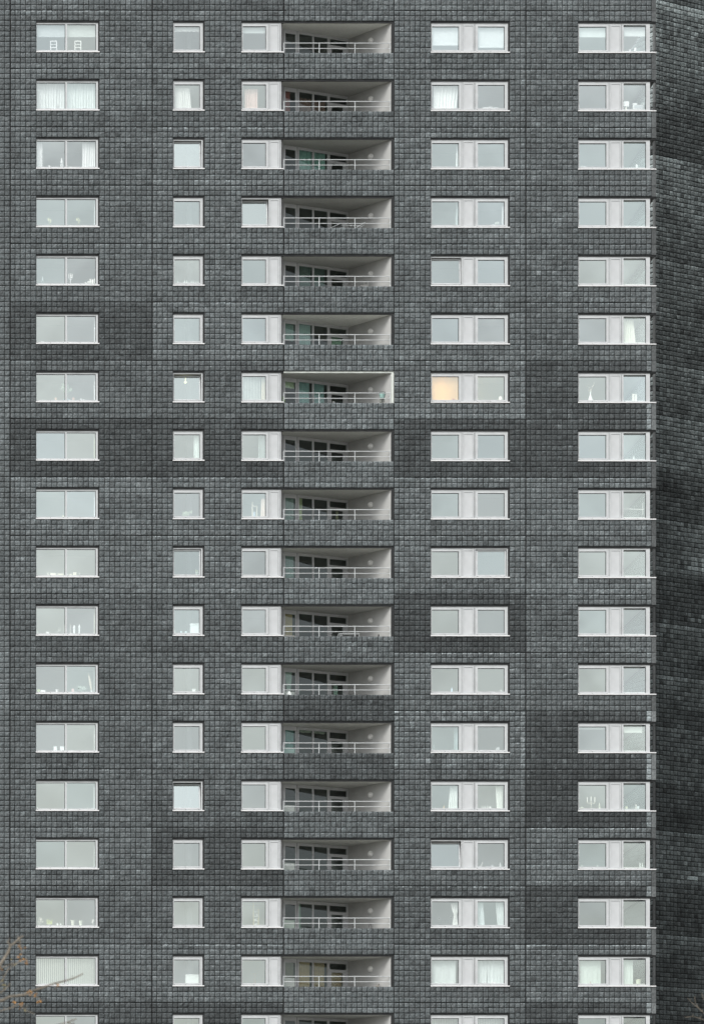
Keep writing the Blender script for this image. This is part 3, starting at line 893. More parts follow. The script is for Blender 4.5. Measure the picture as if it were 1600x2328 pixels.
def cup(w=4, h=5, col=WHITE):
    return lathe_item([(w * .36, 0), (w * .5, h * .4), (w * .5, h), (w * .42, h), (w * .4, h * .3)], col)
def pot(w=8, h=9, col=CREAM):
    return lathe_item([(w * .34, 0), (w * .48, h * .9), (w * .54, h * .9), (w * .54, h), (w * .44, h), (w * .4, h * .6)], col)
def vase(w=8, h=16, col=WHITE):
    return lathe_item([(w * .5, 0), (w * .48, h * .12), (w * .3, h * .4), (w * .13, h * .65), (w * .11, h * .95), (w * .15, h), (w * .08, h)], col)
def candle(w=2.6, h=10, col=(.88, .87, .80)):
    return lambda mb: (mb.lathe([(px(w * .5), 0), (px(w * .5), px(h)), (px(.2), px(h * .98))], cmat(col, .5), (0, 0, 0), 10),
                       mb.lathe([(.002, px(h * .97)), (.002, px(h + 1.2))], cmat((.3, .28, .25)), (0, 0, 0), 6))
def bottle(w=3, h=12, col=WHITE):
    return lathe_item([(w * .5, 0), (w * .5, h * .6), (w * .2, h * .78), (w * .18, h), (w * .1, h)], col, .2)
def bx(w, h, dp=6, col=WHITE):
    def fn(mb):
        mb.box(-px(w / 2), px(w / 2), -px(dp / 2), px(dp / 2), 0, px(h), cmat(col, .6))
        mb.box(-px(w / 2) - .004, px(w / 2) + .004, -px(dp / 2) - .004, px(dp / 2) + .004, px(h) * .82, px(h) + .003, cmat(tuple(c * .93 for c in col), .6))
    return fn
def photo(w=9, h=6):
    def fn(mb):
        t = 1.1
        mb.box(-px(w / 2), px(w / 2), 0, .02, 0, px(t), cmat(WHITE)); mb.box(-px(w / 2), px(w / 2), 0, .02, px(h - t), px(h), cmat(WHITE))
        mb.box(-px(w / 2), -px(w / 2 - t), 0, .02, px(t), px(h - t), cmat(WHITE)); mb.box(px(w / 2 - t), px(w / 2), 0, .02, px(t), px(h - t), cmat(WHITE))
        mb.box(-px(w / 2 - t), px(w / 2 - t), .008, .014, px(t), px(h - t), cmat((.45, .46, .47)))
        mb.box(-.008, .008, .02, .09, 0, px(h * .6), cmat((.4, .4, .4)))
    return fn
def plant(w=12, h=18, col=(.20, .33, .14), potc=None, n=16, up=.5, leaf=3.0, ph=4):
    def fn(mb):
        z0 = 0
        if potc:
            pot(w * .45 if w > 10 else 5, ph, potc)(mb); z0 = px(ph)
        rr = random.Random(int(w * 31 + h * 7 + n))
        m = cmat(col, .6); st = cmat(tuple(c * .8 for c in col), .7)
        for i in range(n):
            a = rr.uniform(0, 6.283); rad = px(w / 2) * rr.uniform(.25, 1); hh = z0 + px(h - (ph if potc else 0)) * rr.uniform(.45, 1)
            tip = Vector((math.cos(a) * rad, math.sin(a) * rad * .5, hh)); base = Vector((0, 0, z0))
            mid = base.lerp(tip, .5) + Vector((0, 0, px(h) * .12))
            mb.tube([base, mid, tip], [.005, .004, .002], st, 5)
            d_ = (tip - mid).normalized(); sd = d_.cross(Vector((0, 1, .2))).normalized()
            L = px(leaf) * rr.uniform(.7, 1.3)
            for s_ in (0, 1, -1):
                dd = (d_ + sd * s_ * .8).normalized(); ss = dd.cross(Vector((0, 1, .1))).normalized() * L * .28
                p0 = tip if s_ == 0 else mid.lerp(tip, .6)
                mb.poly([p0, p0 + dd * L * .5 + ss, p0 + dd * L, p0 + dd * L * .5 - ss], m)
    return fn
def blades(w=7, h=14, col=(.62, .74, .12), n=6):
    def fn(mb):
        pot(w * .8, 3.5, (.5, .5, .46))(mb)
        rr = random.Random(int(w + h))
        for i in range(n):
            x = px((i / (n - 1) - .5) * w); hh = px(h) * rr.uniform(.75, 1)
            mb.poly([(x - px(.6), 0, px(3)), (x + px(.6), 0, px(3)), (x * 1.15 + px(.5), .01, hh * .7), (x * 1.25, .02, hh), (x * 1.15 - px(.4), .01, hh * .7)], cmat(col, .5))
    return fn
def ladder_chair(mb):
    m = cmat((.88, .88, .87), .4)
    wd, h = px(13.5), px(25)
    for sx in (-1, 1):
        mb.box(sx * wd / 2 - .022, sx * wd / 2 + .022, -.02, .02, 0, h, m)
    for z_, t_ in ((px(9), .03), (px(16), .03), (px(23.2), .045)):
        mb.box(-wd / 2 + .022, wd / 2 - .022, -.012, .012, z_, z_ + t_, m)
    mb.box(-wd / 2 - .01, wd / 2 + .01, .02, .34, -.015 + px(2.5), px(2.5) + .02, m)
    for sx in (-1, 1):
        mb.box(sx * wd / 2 - .02, sx * wd / 2 + .02, .30, .335, -.0, px(2.5) - .016, m)
    mb.lathe([(.03, 0), (.045, .05), (.02, .06)], m, (px(1.8), .16, px(11.4)), 10)
def candelabra(w=17, h=28, arms=3, col=(.80, .76, .66)):
    def fn(mb):
        m = cmat(col, .35); cw = cmat((.93, .92, .86), .5)
        mb.lathe([(px(3), 0), (px(2.4), px(1.2)), (px(.7), px(2)), (px(.7), px(h * .52))], m, (0, 0, 0), 12)
        for i in range(arms):
            x = px((i / (arms - 1) - .5) * w) if arms > 1 else 0
            pts = [(0, 0, px(h * .5)), (x * .6, 0, px(h * .45)), (x, 0, px(h * .5)), (x, 0, px(h * .57))] if abs(x) > .01 else [(0, 0, px(h * .5)), (0, 0, px(h * .62))]
            mb.tube(pts, px(.6), m, 6)
            zb = px(h * .57) if abs(x) > .01 else px(h * .62)
            mb.lathe([(px(1.5), zb), (px(1.5), zb + px(.8))], m, (x, 0, 0), 10)
            mb.lathe([(px(1.05), zb + px(.8)), (px(1.0), zb + px(h * .38)), (px(.2), zb + px(h * .39))], cw, (x, 0, 0), 10)
    return fn
def figurine(w=7, h=22, col=WHITE):
    def fn(mb):
        m = cmat(col, .4)
        for sx in (-1, 0, 1):
            mb.tube([(px(sx * w * .42), 0, 0), (px(sx * w * .2), 0, px(h * .5))], [px(.9), px(.8)], m, 8)
        mb.lathe([(px(w * .42), px(h * .48)), (px(w * .46), px(h * .62)), (px(w * .25), px(h * .72)), (px(w * .2), px(h * .84)), (px(w * .28), px(h * .87)), (px(w * .06), px(h))], m, (0, 0, 0), 12)
        mb.lathe([(px(w * .3), px(h * .3)), (px(w * .3), px(h * .33))], m, (0, 0, 0), 12)
    return fn
def table_lamp(w=10, h=9, col=(.90, .84, .76)):
    def fn(mb):
        mb.lathe([(px(w * .25), 0), (px(w * .22), px(.8)), (px(.6), px(1.2)), (px(.6), px(h * .3))], cmat((.6, .58, .55)), (0, 0, 0), 12)
        mb.lathe([(px(w * .5), px(h * .12)), (px(w * .33), px(h)), (px(w * .30), px(h)), (px(w * .46), px(h * .13))], cmat(col, .8), (0, 0, 0), 16)
    return fn
def blossom(mb):
    vase(11, 22, (.90, .93, .92))(mb)
    rr = random.Random(4); st = cmat((.33, .28, .2), .8); fl = cmat((.92, .84, .78), .6)
    for tx, tz in ((-9, 32), (-6, 37), (-2, 30), (1, 26), (4, 33), (8, 40), (6, 35), (-4, 24), (2.5, 22.5), (-1, 23)):
        p = [(0, 0, px(19)), (px(tx * .35), rr.uniform(-.03, .03), px(19 + (tz - 19) * .55)), (px(tx), rr.uniform(-.05, .05), px(tz))]
        mb.tube(p, [.004, .004, .002], st, 5)
        mb.lathe([(.001, -.02), (px(1.1), -.008), (px(1.1), .01), (.001, .022)], fl, p[2], 8)
def screen(w=18, h=11):
    def fn(mb):
        mb.box(-px(w / 2), px(w / 2), -.012, .02, px(2.2), px(h), cmat((.75, .76, .76), .4))
        mb.box(-px(w / 2 - .9), px(w / 2 - .9), -.016, -.0125, px(3.1), px(h - .9), cmat((.42, .46, .47), .3))
        mb.box(-.02, .02, 0, .02, 0, px(2.3), cmat((.6, .6, .6)))
        mb.box(-px(4), px(4), -.05, .06, 0, .01, cmat((.6, .6, .6)))
    return fn

# leftmost column ------------------------------------------------
for cx, side in ((122.5, 'left'), (177.5, 'right')):
    item('chair', 'white ladder-back chair behind the %s pane of the topmost window in the leftmost column' % side, 'chair', 'A', 0, cx, ladder_chair, .3, 'white chairs behind the topmost left window')
roller('A', 0, 84, 219, 5, 33, 'pale reflection sheet across the upper half of the topmost window of the leftmost column', (.62, .68, .67), d=.22)  # sheet added to imitate a pale reflection in the upper panes
for a, b, sd in ((84, 151, 'left'), (152.5, 219, 'right')):
    cloth('curtain', 'white net curtain drawn over the %s pane, second row down of the leftmost column' % sd, 'A', 1, (a, b), (a, b), 5, 66, (.80, .85, .83), 'curtain', 11, .30, .03, 'net curtains in the second left window')
item('bowl', 'low grey bowl before the left net curtain, second row down of the leftmost column', 'bowl', 'A', 1, 109, lathe_item([(2, 0), (5, 1.6), (5.2, 2.2), (4.4, 1.9)], (.45, .46, .42)))
item('bowl', 'low grey bowl before the right net curtain, second row down of the leftmost column', 'bowl', 'A', 1, 192, lathe_item([(2, 0), (5, 1.6), (5.2, 2.2), (4.4, 1.9)], (.45, .46, .42)))
item('candlestick', 'thin grey candlestick left of the mullion, second row down of the leftmost column', 'candlestick', 'A', 1, 132, bottle(2.4, 14, (.5, .52, .5)))
item('candlestick', 'thin grey candlestick right of the mullion, second row down of the leftmost column', 'candlestick', 'A', 1, 166, bottle(2.4, 14, (.5, .52, .5)))
cloth('curtain', 'white curtain gathered at the left end, third row down of the leftmost column', 'A', 2, (84, 97), (85, 97), 8, 66, WHITE, 'curtain', 4)
cloth('curtain', 'wide white curtain gathered at the right end, third row down of the leftmost column', 'A', 2, (188, 219), (187, 218), 8, 66, WHITE, 'curtain', 6)
item('figurine', 'white lighthouse-like figurine beside the mullion, third row down of the leftmost column', 'figurine', 'A', 2, 141, figurine())
item('cup', 'small white cup on the sill, third row down of the leftmost column', 'cup', 'A', 2, 112.5, cup(3.5, 5))
item('potted_plant', 'spindly plant with yellowish leaves behind the left pane, fourth row down of the leftmost column', 'plant', 'A', 3, 113, plant(11, 18, (.62, .62, .34), None, 7, leaf=3.4))
item('potted_plant', 'spindly plant with yellowish leaves behind the right pane, fourth row down of the leftmost column', 'plant', 'A', 3, 178, plant(11, 18, (.62, .62, .34), None, 7, leaf=3.4))
for k, c_ in ((3, WHITE), (5, WHITE), (6, WHITE), (7, (.72, .76, .62)), (8, WHITE), (10, (.72, .74, .62)), (12, WHITE), (13, WHITE), (14, (.62, .65, .63)), (11, (.66, .68, .66))):
    cloth('curtain', 'narrow %s curtain edge at the right end of the window, %s' % ('cream' if c_[2] < .63 and c_[0] > .7 else 'white', where('A', k)), 'A', k, (214.5, 219), (214.5, 219), 7, 66, c_, 'curtain', 2)
item('candle_arch', 'pale candle arch behind the left pane, fifth row down of the leftmost column', 'candle holder', 'A', 4, 97.5, lambda mb: [mb.tube([(px(-4), 0, 0), (0, 0, px(17)), (px(4), 0, 0)], px(.5), cmat((.66, .75, .75)), 6), mb.tube([(0, 0, px(9)), (0, 0, px(20))], px(.5), cmat((.66, .75, .75)), 6), mb.tube([(px(-2), 0, px(8)), (px(2), 0, px(8))], px(.5), cmat((.66, .75, .75)), 6)])
item('candelabra', 'white three-armed candelabra right of the mullion, fifth row down of the leftmost column', 'candelabra', 'A', 4, 161, candelabra(7.5, 25, 3, WHITE))
for i, (cx, h, wd) in enumerate(((196, 4, 5), (201, 8, 2.6), (206.3, 12, 4.4), (211.6, 11, 4.6), (216.3, 13, 2.4))):
    adj = ['low round', 'thin short', 'thick tall', 'thick cream', 'thin tall'][i]
    item('candle', '%s white candle at the right end of the sill, fifth row down of the leftmost column' % adj, 'candle', 'A', 4, cx, candle(wd, h), group='white candles on the fifth left sill')
item('dish', 'low white dish behind the left pane, sixth row down of the leftmost column', 'dish', 'A', 5, 98, lathe_item([(3, 0), (4.2, 2.6), (3.8, 2.6), (2.6, .5)], WHITE))
item('cup', 'tiny white cup next to the mullion, sixth row down of the leftmost column', 'cup', 'A', 5, 147, cup(2, 2.6))
item('flower_pot', 'terracotta pot behind the left pane, seventh row down of the leftmost column', 'pot', 'A', 6, 128, pot(5.6, 7, (.66, .42, .32)), group='terracotta pots on the seventh left sill')
item('flower_pot', 'terracotta pot behind the right pane, seventh row down of the leftmost column', 'pot', 'A', 6, 168, pot(5.6, 7, (.66, .42, .32)), group='terracotta pots on the seventh left sill')
item('potted_plant', 'tall green leafy plant behind the mullion, seventh row down of the leftmost column', 'plant', 'A', 6, 152, plant(34, 38, (.30, .42, .30), (.45, .6, .66), 12, leaf=6), .3)
item('cup', 'tall white cup right of the plant, seventh row down of the leftmost column', 'cup', 'A', 6, 185.5, cup(3, 5.5))
item('cup', 'small white cup at the right, seventh row down of the leftmost column', 'cup', 'A', 6, 191.5, cup(3, 3.5))
item('flower_pot', 'round cream pot beside the mullion, ninth row down of the leftmost column', 'pot', 'A', 8, 145.5, pot(6, 4.5, (.85, .80, .62)))
item('obelisk', 'slim cream obelisk behind the left pane, tenth row down of the leftmost column', 'ornament', 'A', 9, 110.5, lathe_item([(1.6, 0), (1.2, 4), (.25, 10)], (.82, .80, .70)))
for cx, wd, h, t in ((122, 13, 6, 'long beige box in the left pane'), (139, 13, 5, 'flat beige box beside the mullion'), (162, 5, 4, 'small beige box right of the mullion'), (171, 7, 7.5, 'square beige box in the right pane')):
    item('box', t + ', tenth row down of the leftmost column', 'box', 'A', 9, cx, bx(wd, h, 6, (.74, .70, .58)))
item('cup', 'white cup beside the mullion, tenth row down of the leftmost column', 'cup', 'A', 9, 154.5, cup(3.5, 4.5))
item('candle', 'thin candle right of the beige boxes, tenth row down of the leftmost column', 'candle', 'A', 9, 182, candle(1.2, 7))
item('box', 'white box behind the left pane, eleventh row down of the leftmost column', 'box', 'A', 10, 109.5, bx(7, 5))
item('vase', 'clear pale vase with a white collar, eleventh row down of the leftmost column', 'vase', 'A', 10, 170, lathe_item([(2, 0), (2.6, 12), (3, 14), (2.6, 15), (.8, 20)], (.74, .80, .78)))
item('vase', 'slim pale vase with rounded head, eleventh row down of the leftmost column', 'vase', 'A', 10, 181.5, lathe_item([(1.6, 0), (1.9, 11), (2.6, 16), (1.8, 19), (.4, 21.5)], (.74, .80, .78)))
item('ornament', 'looped wire ornament behind the left pane, eleventh row down of the leftmost column', 'ornament', 'A', 10, 136, lambda mb: mb.tube([(px(-6), 0, 0), (px(-3), 0, px(6)), (px(2), 0, px(9)), (px(3), 0, px(14)), (px(-1), 0, px(15)), (px(-1), 0, px(8))], px(.45), cmat((.75, .78, .77)), 6))
item('cup', 'low white cup at the left end, eleventh row down of the leftmost column', 'cup', 'A', 10, 86.5, cup(3.5, 6))
item('candle', 'white candle left of the mullion, eleventh row down of the leftmost column', 'candle', 'A', 10, 147.3, candle(1.1, 22))
item('candle', 'white candle right of the mullion, eleventh row down of the leftmost column', 'candle', 'A', 10, 161.3, candle(1.3, 22))
item('box', 'lime green box at the left end, twelfth row down of the leftmost column', 'box', 'A', 11, 88.5, bx(6.5, 6.5, 5, (.50, .66, .30)))
item('box', 'long white box next to the green one, twelfth row down of the leftmost column', 'box', 'A', 11, 99, bx(11, 5))
item('flower_pot', 'white pot behind the left pane, twelfth row down of the leftmost column', 'pot', 'A', 11, 131, pot(7, 6.5, WHITE))
item('box', 'pink carton behind the right pane, twelfth row down of the leftmost column', 'box', 'A', 11, 167, bx(5, 8, 5, (.74, .48, .46)))
item('potted_plant', 'low spreading plant behind the right pane, twelfth row down of the leftmost column', 'plant', 'A', 11, 185, plant(26, 13, (.36, .44, .38), None, 16, leaf=4))
item('flower_pot', 'white pot at the right end, twelfth row down of the leftmost column', 'pot', 'A', 11, 209.5, pot(5, 4.5, WHITE))
item('dried_leaf', 'tall tan dried leaf leaning at the right end, twelfth row down of the leftmost column', 'dried leaf', 'A', 11, 208, lambda mb: mb.poly([(0, .05, px(4)), (px(-4), .05, px(22)), (px(-7), .05, px(46)), (px(-3), .06, px(38)), (px(1.5), .06, px(20)), (px(2), .05, px(4))], cmat((.66, .58, .46))))
item('box', 'white box behind the left pane, thirteenth row down of the leftmost column', 'box', 'A', 12, 127, bx(7, 9.5, 6, (.82, .90, .89)))
item('box', 'wide white box against the mullion, thirteenth row down of the leftmost column', 'box', 'A', 12, 142.5, bx(9, 9, 6, (.80, .88, .87)))
item('cup', 'small white cup at the left end, fourteenth row down of the leftmost column', 'cup', 'A', 13, 86.3, cup(2.6, 5.5))
item('candle', 'thin white candle at the right, fourteenth row down of the leftmost column', 'candle', 'A', 13, 201, candle(1.2, 5.5))
item('dish', 'white dish at the right end, fourteenth row down of the leftmost column', 'dish', 'A', 13, 212, lathe_item([(2, 0), (3.6, 2), (3.2, 2), (1.8, .5)], WHITE))
item('potted_plant', 'dried pale plant at the left end, sixteenth row down of the leftmost column', 'plant', 'A', 15, 91, plant(19, 18, (.74, .72, .64), None, 11, leaf=2.6))
item('potted_plant', 'bright lime grass blades behind the left pane, sixteenth row down of the leftmost column', 'plant', 'A', 15, 114, blades(10, 17))
item('mug', 'white mug in the left pane, sixteenth row down of the leftmost column', 'mug', 'A', 15, 132.5, cup(4.6, 5.5))
item('mug', 'white mug next to the mullion, sixteenth row down of the leftmost column', 'mug', 'A', 15, 139.5, cup(4.0, 4.8))
item('flower_pot', 'tall cream pot with ragged rim, sixteenth row down of the leftmost column', 'pot', 'A', 15, 167, pot(9, 12, (.74, .76, .62)))
item('flower_pot', 'tall pale green pot, sixteenth row down of the leftmost column', 'pot', 'A', 15, 185, pot(8.6, 11.5, (.70, .76, .62)))
item('potted_plant', 'white-flowering plant at the right end, sixteenth row down of the leftmost column', 'plant', 'A', 15, 213, plant(9, 15, (.80, .80, .74), None, 9, leaf=2.2))
slats('A', 16, 85, 150, 7, 66, 'vertical slat blind over the left pane, seventeenth row down of the leftmost column', 14)
slats('A', 16, 153.5, 219, 7, 66, 'vertical slat blind over the right pane, seventeenth row down of the leftmost column', 14)
# narrow column ---------------------------------------------------
roller('B', 0, 396, 457, 9, 20, 'white scalloped valance across the topmost narrow window', (.88, .92, .90), True)
cloth('curtain', 'patterned lace curtain in the left half, second row down of the narrow-window column', 'B', 1, (398, 431), (398, 435), 16, 65, (.80, .80, .80), 'curtain', 7)
item('pen', 'white pen tilted on the sill, third row down of the narrow-window column', 'pen', 'B', 2, 427, lambda mb: mb.tube([(px(-2), 0, px(.5)), (px(2.2), 0, px(6))], px(.7), cmat(WHITE), 6))
for cx, h, t in ((424, 3, 'left'), (428, 4, 'middle'), (433, 2.5, 'right')):
    item('cup', 'tiny white cup, %s of three, fourth row down of the narrow-window column' % t, 'cup', 'B', 3, cx, cup(2.2, h), group='tiny cups on the fourth narrow sill')
for i, (cx, h, wd) in enumerate(((397.5, 5, 2), (405, 8, 1.8), (418, 6, 2), (421, 9, 2), (425.5, 8, 2.2), (430, 4, 3), (436, 8, 2), (440.5, 9, 1.6), (446, 6, 2.4), (451, 7, 1.8))):
    item('bottle', '%s bottle from the left in a row of slim bottles, fifth row down of the narrow-window column' % ['first', 'second', 'third', 'fourth', 'fifth', 'sixth', 'seventh', 'eighth', 'ninth', 'tenth'][i], 'bottle', 'B', 4, cx, bottle(wd, h, (.80, .84, .84)), group='slim bottles on the fifth narrow sill')
item('cooker_hood', 'pale grey cooker hood hanging over bottles, fifth row down of the narrow-window column', 'cooker hood', 'B', 4, 431, lambda mb: [mb.box(-px(9), px(9), 0, .5, px(12), px(19), cmat((.52, .56, .58))), mb.box(px(2), px(9), 0, .4, px(19), px(25), cmat((.72, .76, .76)))], 1.6)
item('ceiling_lamp', 'yellowish glowing ceiling lamp behind the tilted window, seventh row down of the narrow-window column', 'lamp', 'B', 6, 422, lambda mb: [mb.lathe([(.001, .0), (px(3.2), .05), (px(3.2), .1), (.02, .14), (.02, .3)], mat('lamp_glow', (.85, .82, .5), .5, emit=(.9, .85, .45), estr=.9), (0, 0, px(50)), 14)], 1.2)
item('potted_plant', 'fern in the right half, ninth row down of the narrow-window column', 'plant', 'B', 8, 426, plant(22, 15, (.42, .54, .38), None, 14, leaf=4), .5)
item('cup', 'tiny white cup right of the fern, ninth row down of the narrow-window column', 'cup', 'B', 8, 448.7, cup(1.8, 3))
item('dish', 'small cream dish on the sill, tenth row down of the narrow-window column', 'dish', 'B', 9, 425, lathe_item([(2, 0), (3, 2), (2.6, 2), (1.6, .4)], (.86, .84, .74)))
item('vase', 'pale yellow-green vase with flowers at the right, tenth row down of the narrow-window column', 'vase', 'B', 9, 447.5, lambda mb: [lathe_item([(2.4, 0), (3, 5), (2, 8), (2.6, 9)], (.66, .74, .60))(mb), plant(7, 13, (.84, .84, .55), None, 8, leaf=2.4)(mb)])
item('candle', 'white candle at the left end, eleventh row down of the narrow-window column', 'candle', 'B', 10, 398.3, candle(2, 8.5))
item('cup', 'pale blue cup, eleventh row down of the narrow-window column', 'cup', 'B', 10, 413, cup(4, 5.5, (.60, .74, .76)))
item('cup', 'wide pale blue cup, eleventh row down of the narrow-window column', 'cup', 'B', 10, 423.5, cup(6, 5, (.62, .76, .78)))
item('cabinet', 'white cabinet in the right half, eleventh row down of the narrow-window column', 'cabinet', 'B', 10, 444, bx(23, 25, 20, (.80, .88, .87)), .6)
item('flower_pot', 'wide white pot at the right, twelfth row down of the narrow-window column', 'pot', 'B', 11, 442, pot(10, 6.5, (.88, .94, .93)))
item('cabinet', 'white cabinet in the right half, seventeenth row down of the narrow-window column', 'cabinet', 'B', 16, 439, bx(34, 22, 24, (.78, .84, .79)), .7)
item('cup', 'tiny white cup left of centre, fourteenth row down of the narrow-window column', 'cup', 'B', 13, 410, cup(2, 4))
cloth('curtain', 'pale curtain at the right, eighth row down of the narrow-window column', 'B', 7, (441, 456), (441, 456), 8, 65, (.72, .82, .80), 'curtain', 4)
# column left of balconies -----------------------------------------
roller('C', 0, 551, 606, 9, 24, 'pale blind slightly lowered, topmost row of the column left of the balconies', (.66, .74, .72))
cloth('curtain', 'pink striped curtain, second row down of the column left of the balconies', 'C', 1, (556, 586), (556, 586), 17, 65, (.80, .58, .54), 'curtain', 6, .3, .04)
item('teapot', 'white teapot behind the tilted window, fourth row down of the column left of the balconies', 'teapot', 'C', 3, 577, lathe_item([(2, 0), (3.4, 2), (2.6, 4), (.8, 5.4)], WHITE), .5)
slats('C', 6, 552.5, 594, 10, 65, 'vertical slat blind in the seventh row down of the column left of the balconies', 12)
cloth('curtain', 'cream curtain beside the slat blind, seventh row down of the column left of the balconies', 'C', 6, (595, 605), (594, 606), 10, 65, (.78, .70, .56), 'curtain', 3)
cloth('curtain', 'thin net curtain at the right, eighth row down of the column left of the balconies', 'C', 7, (588, 605), (588, 605), 10, 65, (.36, .42, .42), 'curtain', 5)
cloth('curtain', 'peach curtain at the right, ninth row down of the column left of the balconies', 'C', 8, (594, 606), (592, 606), 22, 65, (.80, .64, .55), 'curtain', 3)
item('door_frame', 'cream door frame standing inside, ninth row down of the column left of the balconies', 'door frame', 'C', 8, 580, lambda mb: [mb.box(px(-7), px(-4.6), 0, .08, 0, px(38), cmat((.80, .74, .60))), mb.box(px(3.5), px(5.5), 0, .08, 0, px(30), cmat((.80, .74, .60))), mb.box(px(-4.6), px(3.5), 0, .08, px(27), px(29), cmat((.80, .74, .60)))], .5)
item('cloth_bundle', 'blue cloth hung in the doorway, ninth row down of the column left of the balconies', 'cloth', 'C', 8, 578.5, bx(4, 15, 3, (.52, .66, .80)), .55)
def shelf(mb):
    y = cmat((.84, .72, .34), .6); wv = cmat((.80, .82, .80), .6)
    mb.box(px(-6.5), px(-5), 0, .25, 0, px(54), y); mb.box(px(5), px(6.5), 0, .25, 0, px(40), y)
    for z_ in (2, 12, 22, 33): mb.box(px(-5), px(5), 0, .25, px(z_), px(z_ + 1.2), wv)
    mb.box(px(-5), px(5), .22, .245, px(3.2), px(32), cmat((.55, .58, .58)))
item('bookshelf', 'yellow-edged shelf unit inside, sixteenth row down of the column left of the balconies', 'shelf', 'C', 15, 583, shelf, .7)
for i, (dx, dz, wd, h, c_) in enumerate(((-3, 3.2, 5, 5, (.75, .78, .78)), (1.5, 3.2, 4, 7, (.5, .52, .5)), (-2, 13.2, 6, 5, (.7, .74, .76)), (2.6, 23.2, 4, 6, (.78, .8, .8)))):
    o = item('book', ['pale book pile on the lowest shelf', 'dark book stack on the lowest shelf', 'grey book pile on the second shelf', 'white book stack on the third shelf'][i] + ' of the yellow-edged unit, sixteenth row down', 'book', 'C', 15, 583 + dx, bx(wd, h, 5, c_), .82)
    o.location.z += px(dz)
item('wall_picture', 'tall narrow grey picture on the blue wall, seventeenth row down of the column left of the balconies', 'picture', 'C', 16, 580, lambda mb: [mb.box(px(-4), px(4), 0, .03, px(10), px(44), cmat((.36, .38, .40))), mb.box(px(-3.2), px(3.2), -.006, .0, px(11), px(43), cmat((.46, .46, .45)))], 3.9)
# column right of balconies -----------------------------------------
roller('D', 0, 980, 1044, 9, 51, 'white roller blind over the left pane, topmost row of the column right of the balconies', (.84, .90, .88))
roller('D', 0, 1084, 1148, 9, 56, 'white roller blind over the right pane, topmost row of the column right of the balconies', (.84, .90, .88))
cloth('curtain', 'full white curtain in the left pane, second row down of the column right of the balconies', 'D', 1, (985, 1041), (984, 1036), 10, 65, (.86, .90, .87), 'curtain', 8)
for cx, h, t in ((1103, 5.5, 'left'), (1114.5, 6.5, 'middle'), (1126.5, 5, 'right')):
    item('photo_frame', 'small white photo frame, %s of three, second row down of the column right of the balconies' % t, 'photo frame', 'D', 1, cx, photo(9.5, h), group='white photo frames on one sill')
cloth('curtain', 'white curtain edge at the right of the left pane, third row down of the column right of the balconies', 'D', 2, (1037.5, 1043.5), (1035.5, 1043.5), 14, 65, WHITE, 'curtain', 2)
cloth('curtain', 'grey curtain edge at the right of the left pane, fourth row down of the column right of the balconies', 'D', 3, (1037, 1043.5), (1033.5, 1043.5), 11, 65, (.50, .56, .56), 'curtain', 3)
cloth('curtain', 'white curtain edge at the right of the right pane, fourth row down of the column right of the balconies', 'D', 3, (1141, 1145), (1140, 1144), 18, 65, WHITE, 'curtain', 2)
item('bowl', 'white bowl behind the right pane, fourth row down of the column right of the balconies', 'bowl', 'D', 3, 1120.5, cup(6, 3, WHITE))
item('potted_plant', 'pale plant beside the white bowl, fourth row down of the column right of the balconies', 'plant', 'D', 3, 1129, plant(11, 8, (.58, .62, .54), None, 10, leaf=3))
item('cup', 'tall white cup at the left corner, fifth row down of the column right of the balconies', 'cup', 'D', 4, 984.5, cup(2.8, 8))
item('cup', 'tiny white cup at the right of the left pane, sixth row down of the column right of the balconies', 'cup', 'D', 5, 1039.3, cup(1.8, 3))
ob = roller('D', 6, 980, 1044, 9, 63.6, 'warm lamp-lit peach blind filling the left pane, seventh row down of the column right of the balconies', (.92, .66, .36), d=.24)
mt_ = mat('translucent_blind', (.84, .63, .34), .85, .05, 4.0)
t_ = mt_.node_tree; tb_ = t_.nodes.new('ShaderNodeBsdfTranslucent'); tb_.inputs[0].default_value = (.90, .68, .33, 1)
mx_ = t_.nodes.new('ShaderNodeMixShader'); mx_.inputs[0].default_value = .55
t_.links.new(t_.nodes['Principled BSDF'].outputs[0], mx_.inputs[1]); t_.links.new(tb_.outputs[0], mx_.inputs[2])
t_.links.new(mx_.outputs[0], t_.nodes['Material Output'].inputs['Surface'])
ob.data.materials.clear(); ob.data.materials.append(mt_)
lt_d = bpy.data.lights.new('room_lamp', 'POINT'); lt_d.energy = 34; lt_d.color = (1.0, .79, .45); lt_d.shadow_soft_size = .16
lt_o = bpy.data.objects.new('room_lamp', lt_d); COL.objects.link(lt_o); lt_o.location = (X(1005), .95, ZJ(6, 2) - px(44))
item('flower', 'red flowers at the foot of the lit blind, seventh row down of the column right of the balconies', 'flower', 'D', 6, 1031, plant(8, 3.6, (.62, .20, .18), None, 7, leaf=1.6), .17)
item('table_lamp', 'lamp with cream shade at the right corner, seventh row down of the column right of the balconies', 'lamp', 'D', 6, 1137.5, table_lamp(10, 10))
roller('D', 8, 980, 1044, 9, 13.5, 'pale blind rolled nearly up, ninth row down of the column right of the balconies', (.72, .78, .76))
item('vase', 'light blue cone vase behind the left pane, twelfth row down of the column right of the balconies', 'vase', 'D', 11, 1027, lathe_item([(2.6, 0), (1.8, 6), (.6, 10.5), (.3, 12)], (.46, .62, .76)))
item('cup', 'white cup at the left of the right pane, twelfth row down of the column right of the balconies', 'cup', 'D', 11, 1086, cup(3.4, 4.5))
item('cup', 'white cup at the right of the right pane, twelfth row down of the column right of the balconies', 'cup', 'D', 11, 1138.5, cup(2.6, 6))
cloth('curtain', 'dim grey curtain at the right of the left pane, thirteenth row down of the column right of the balconies', 'D', 12, (1032, 1043.5), (1032, 1043.5), 10, 65, (.36, .46, .47), 'curtain', 3)
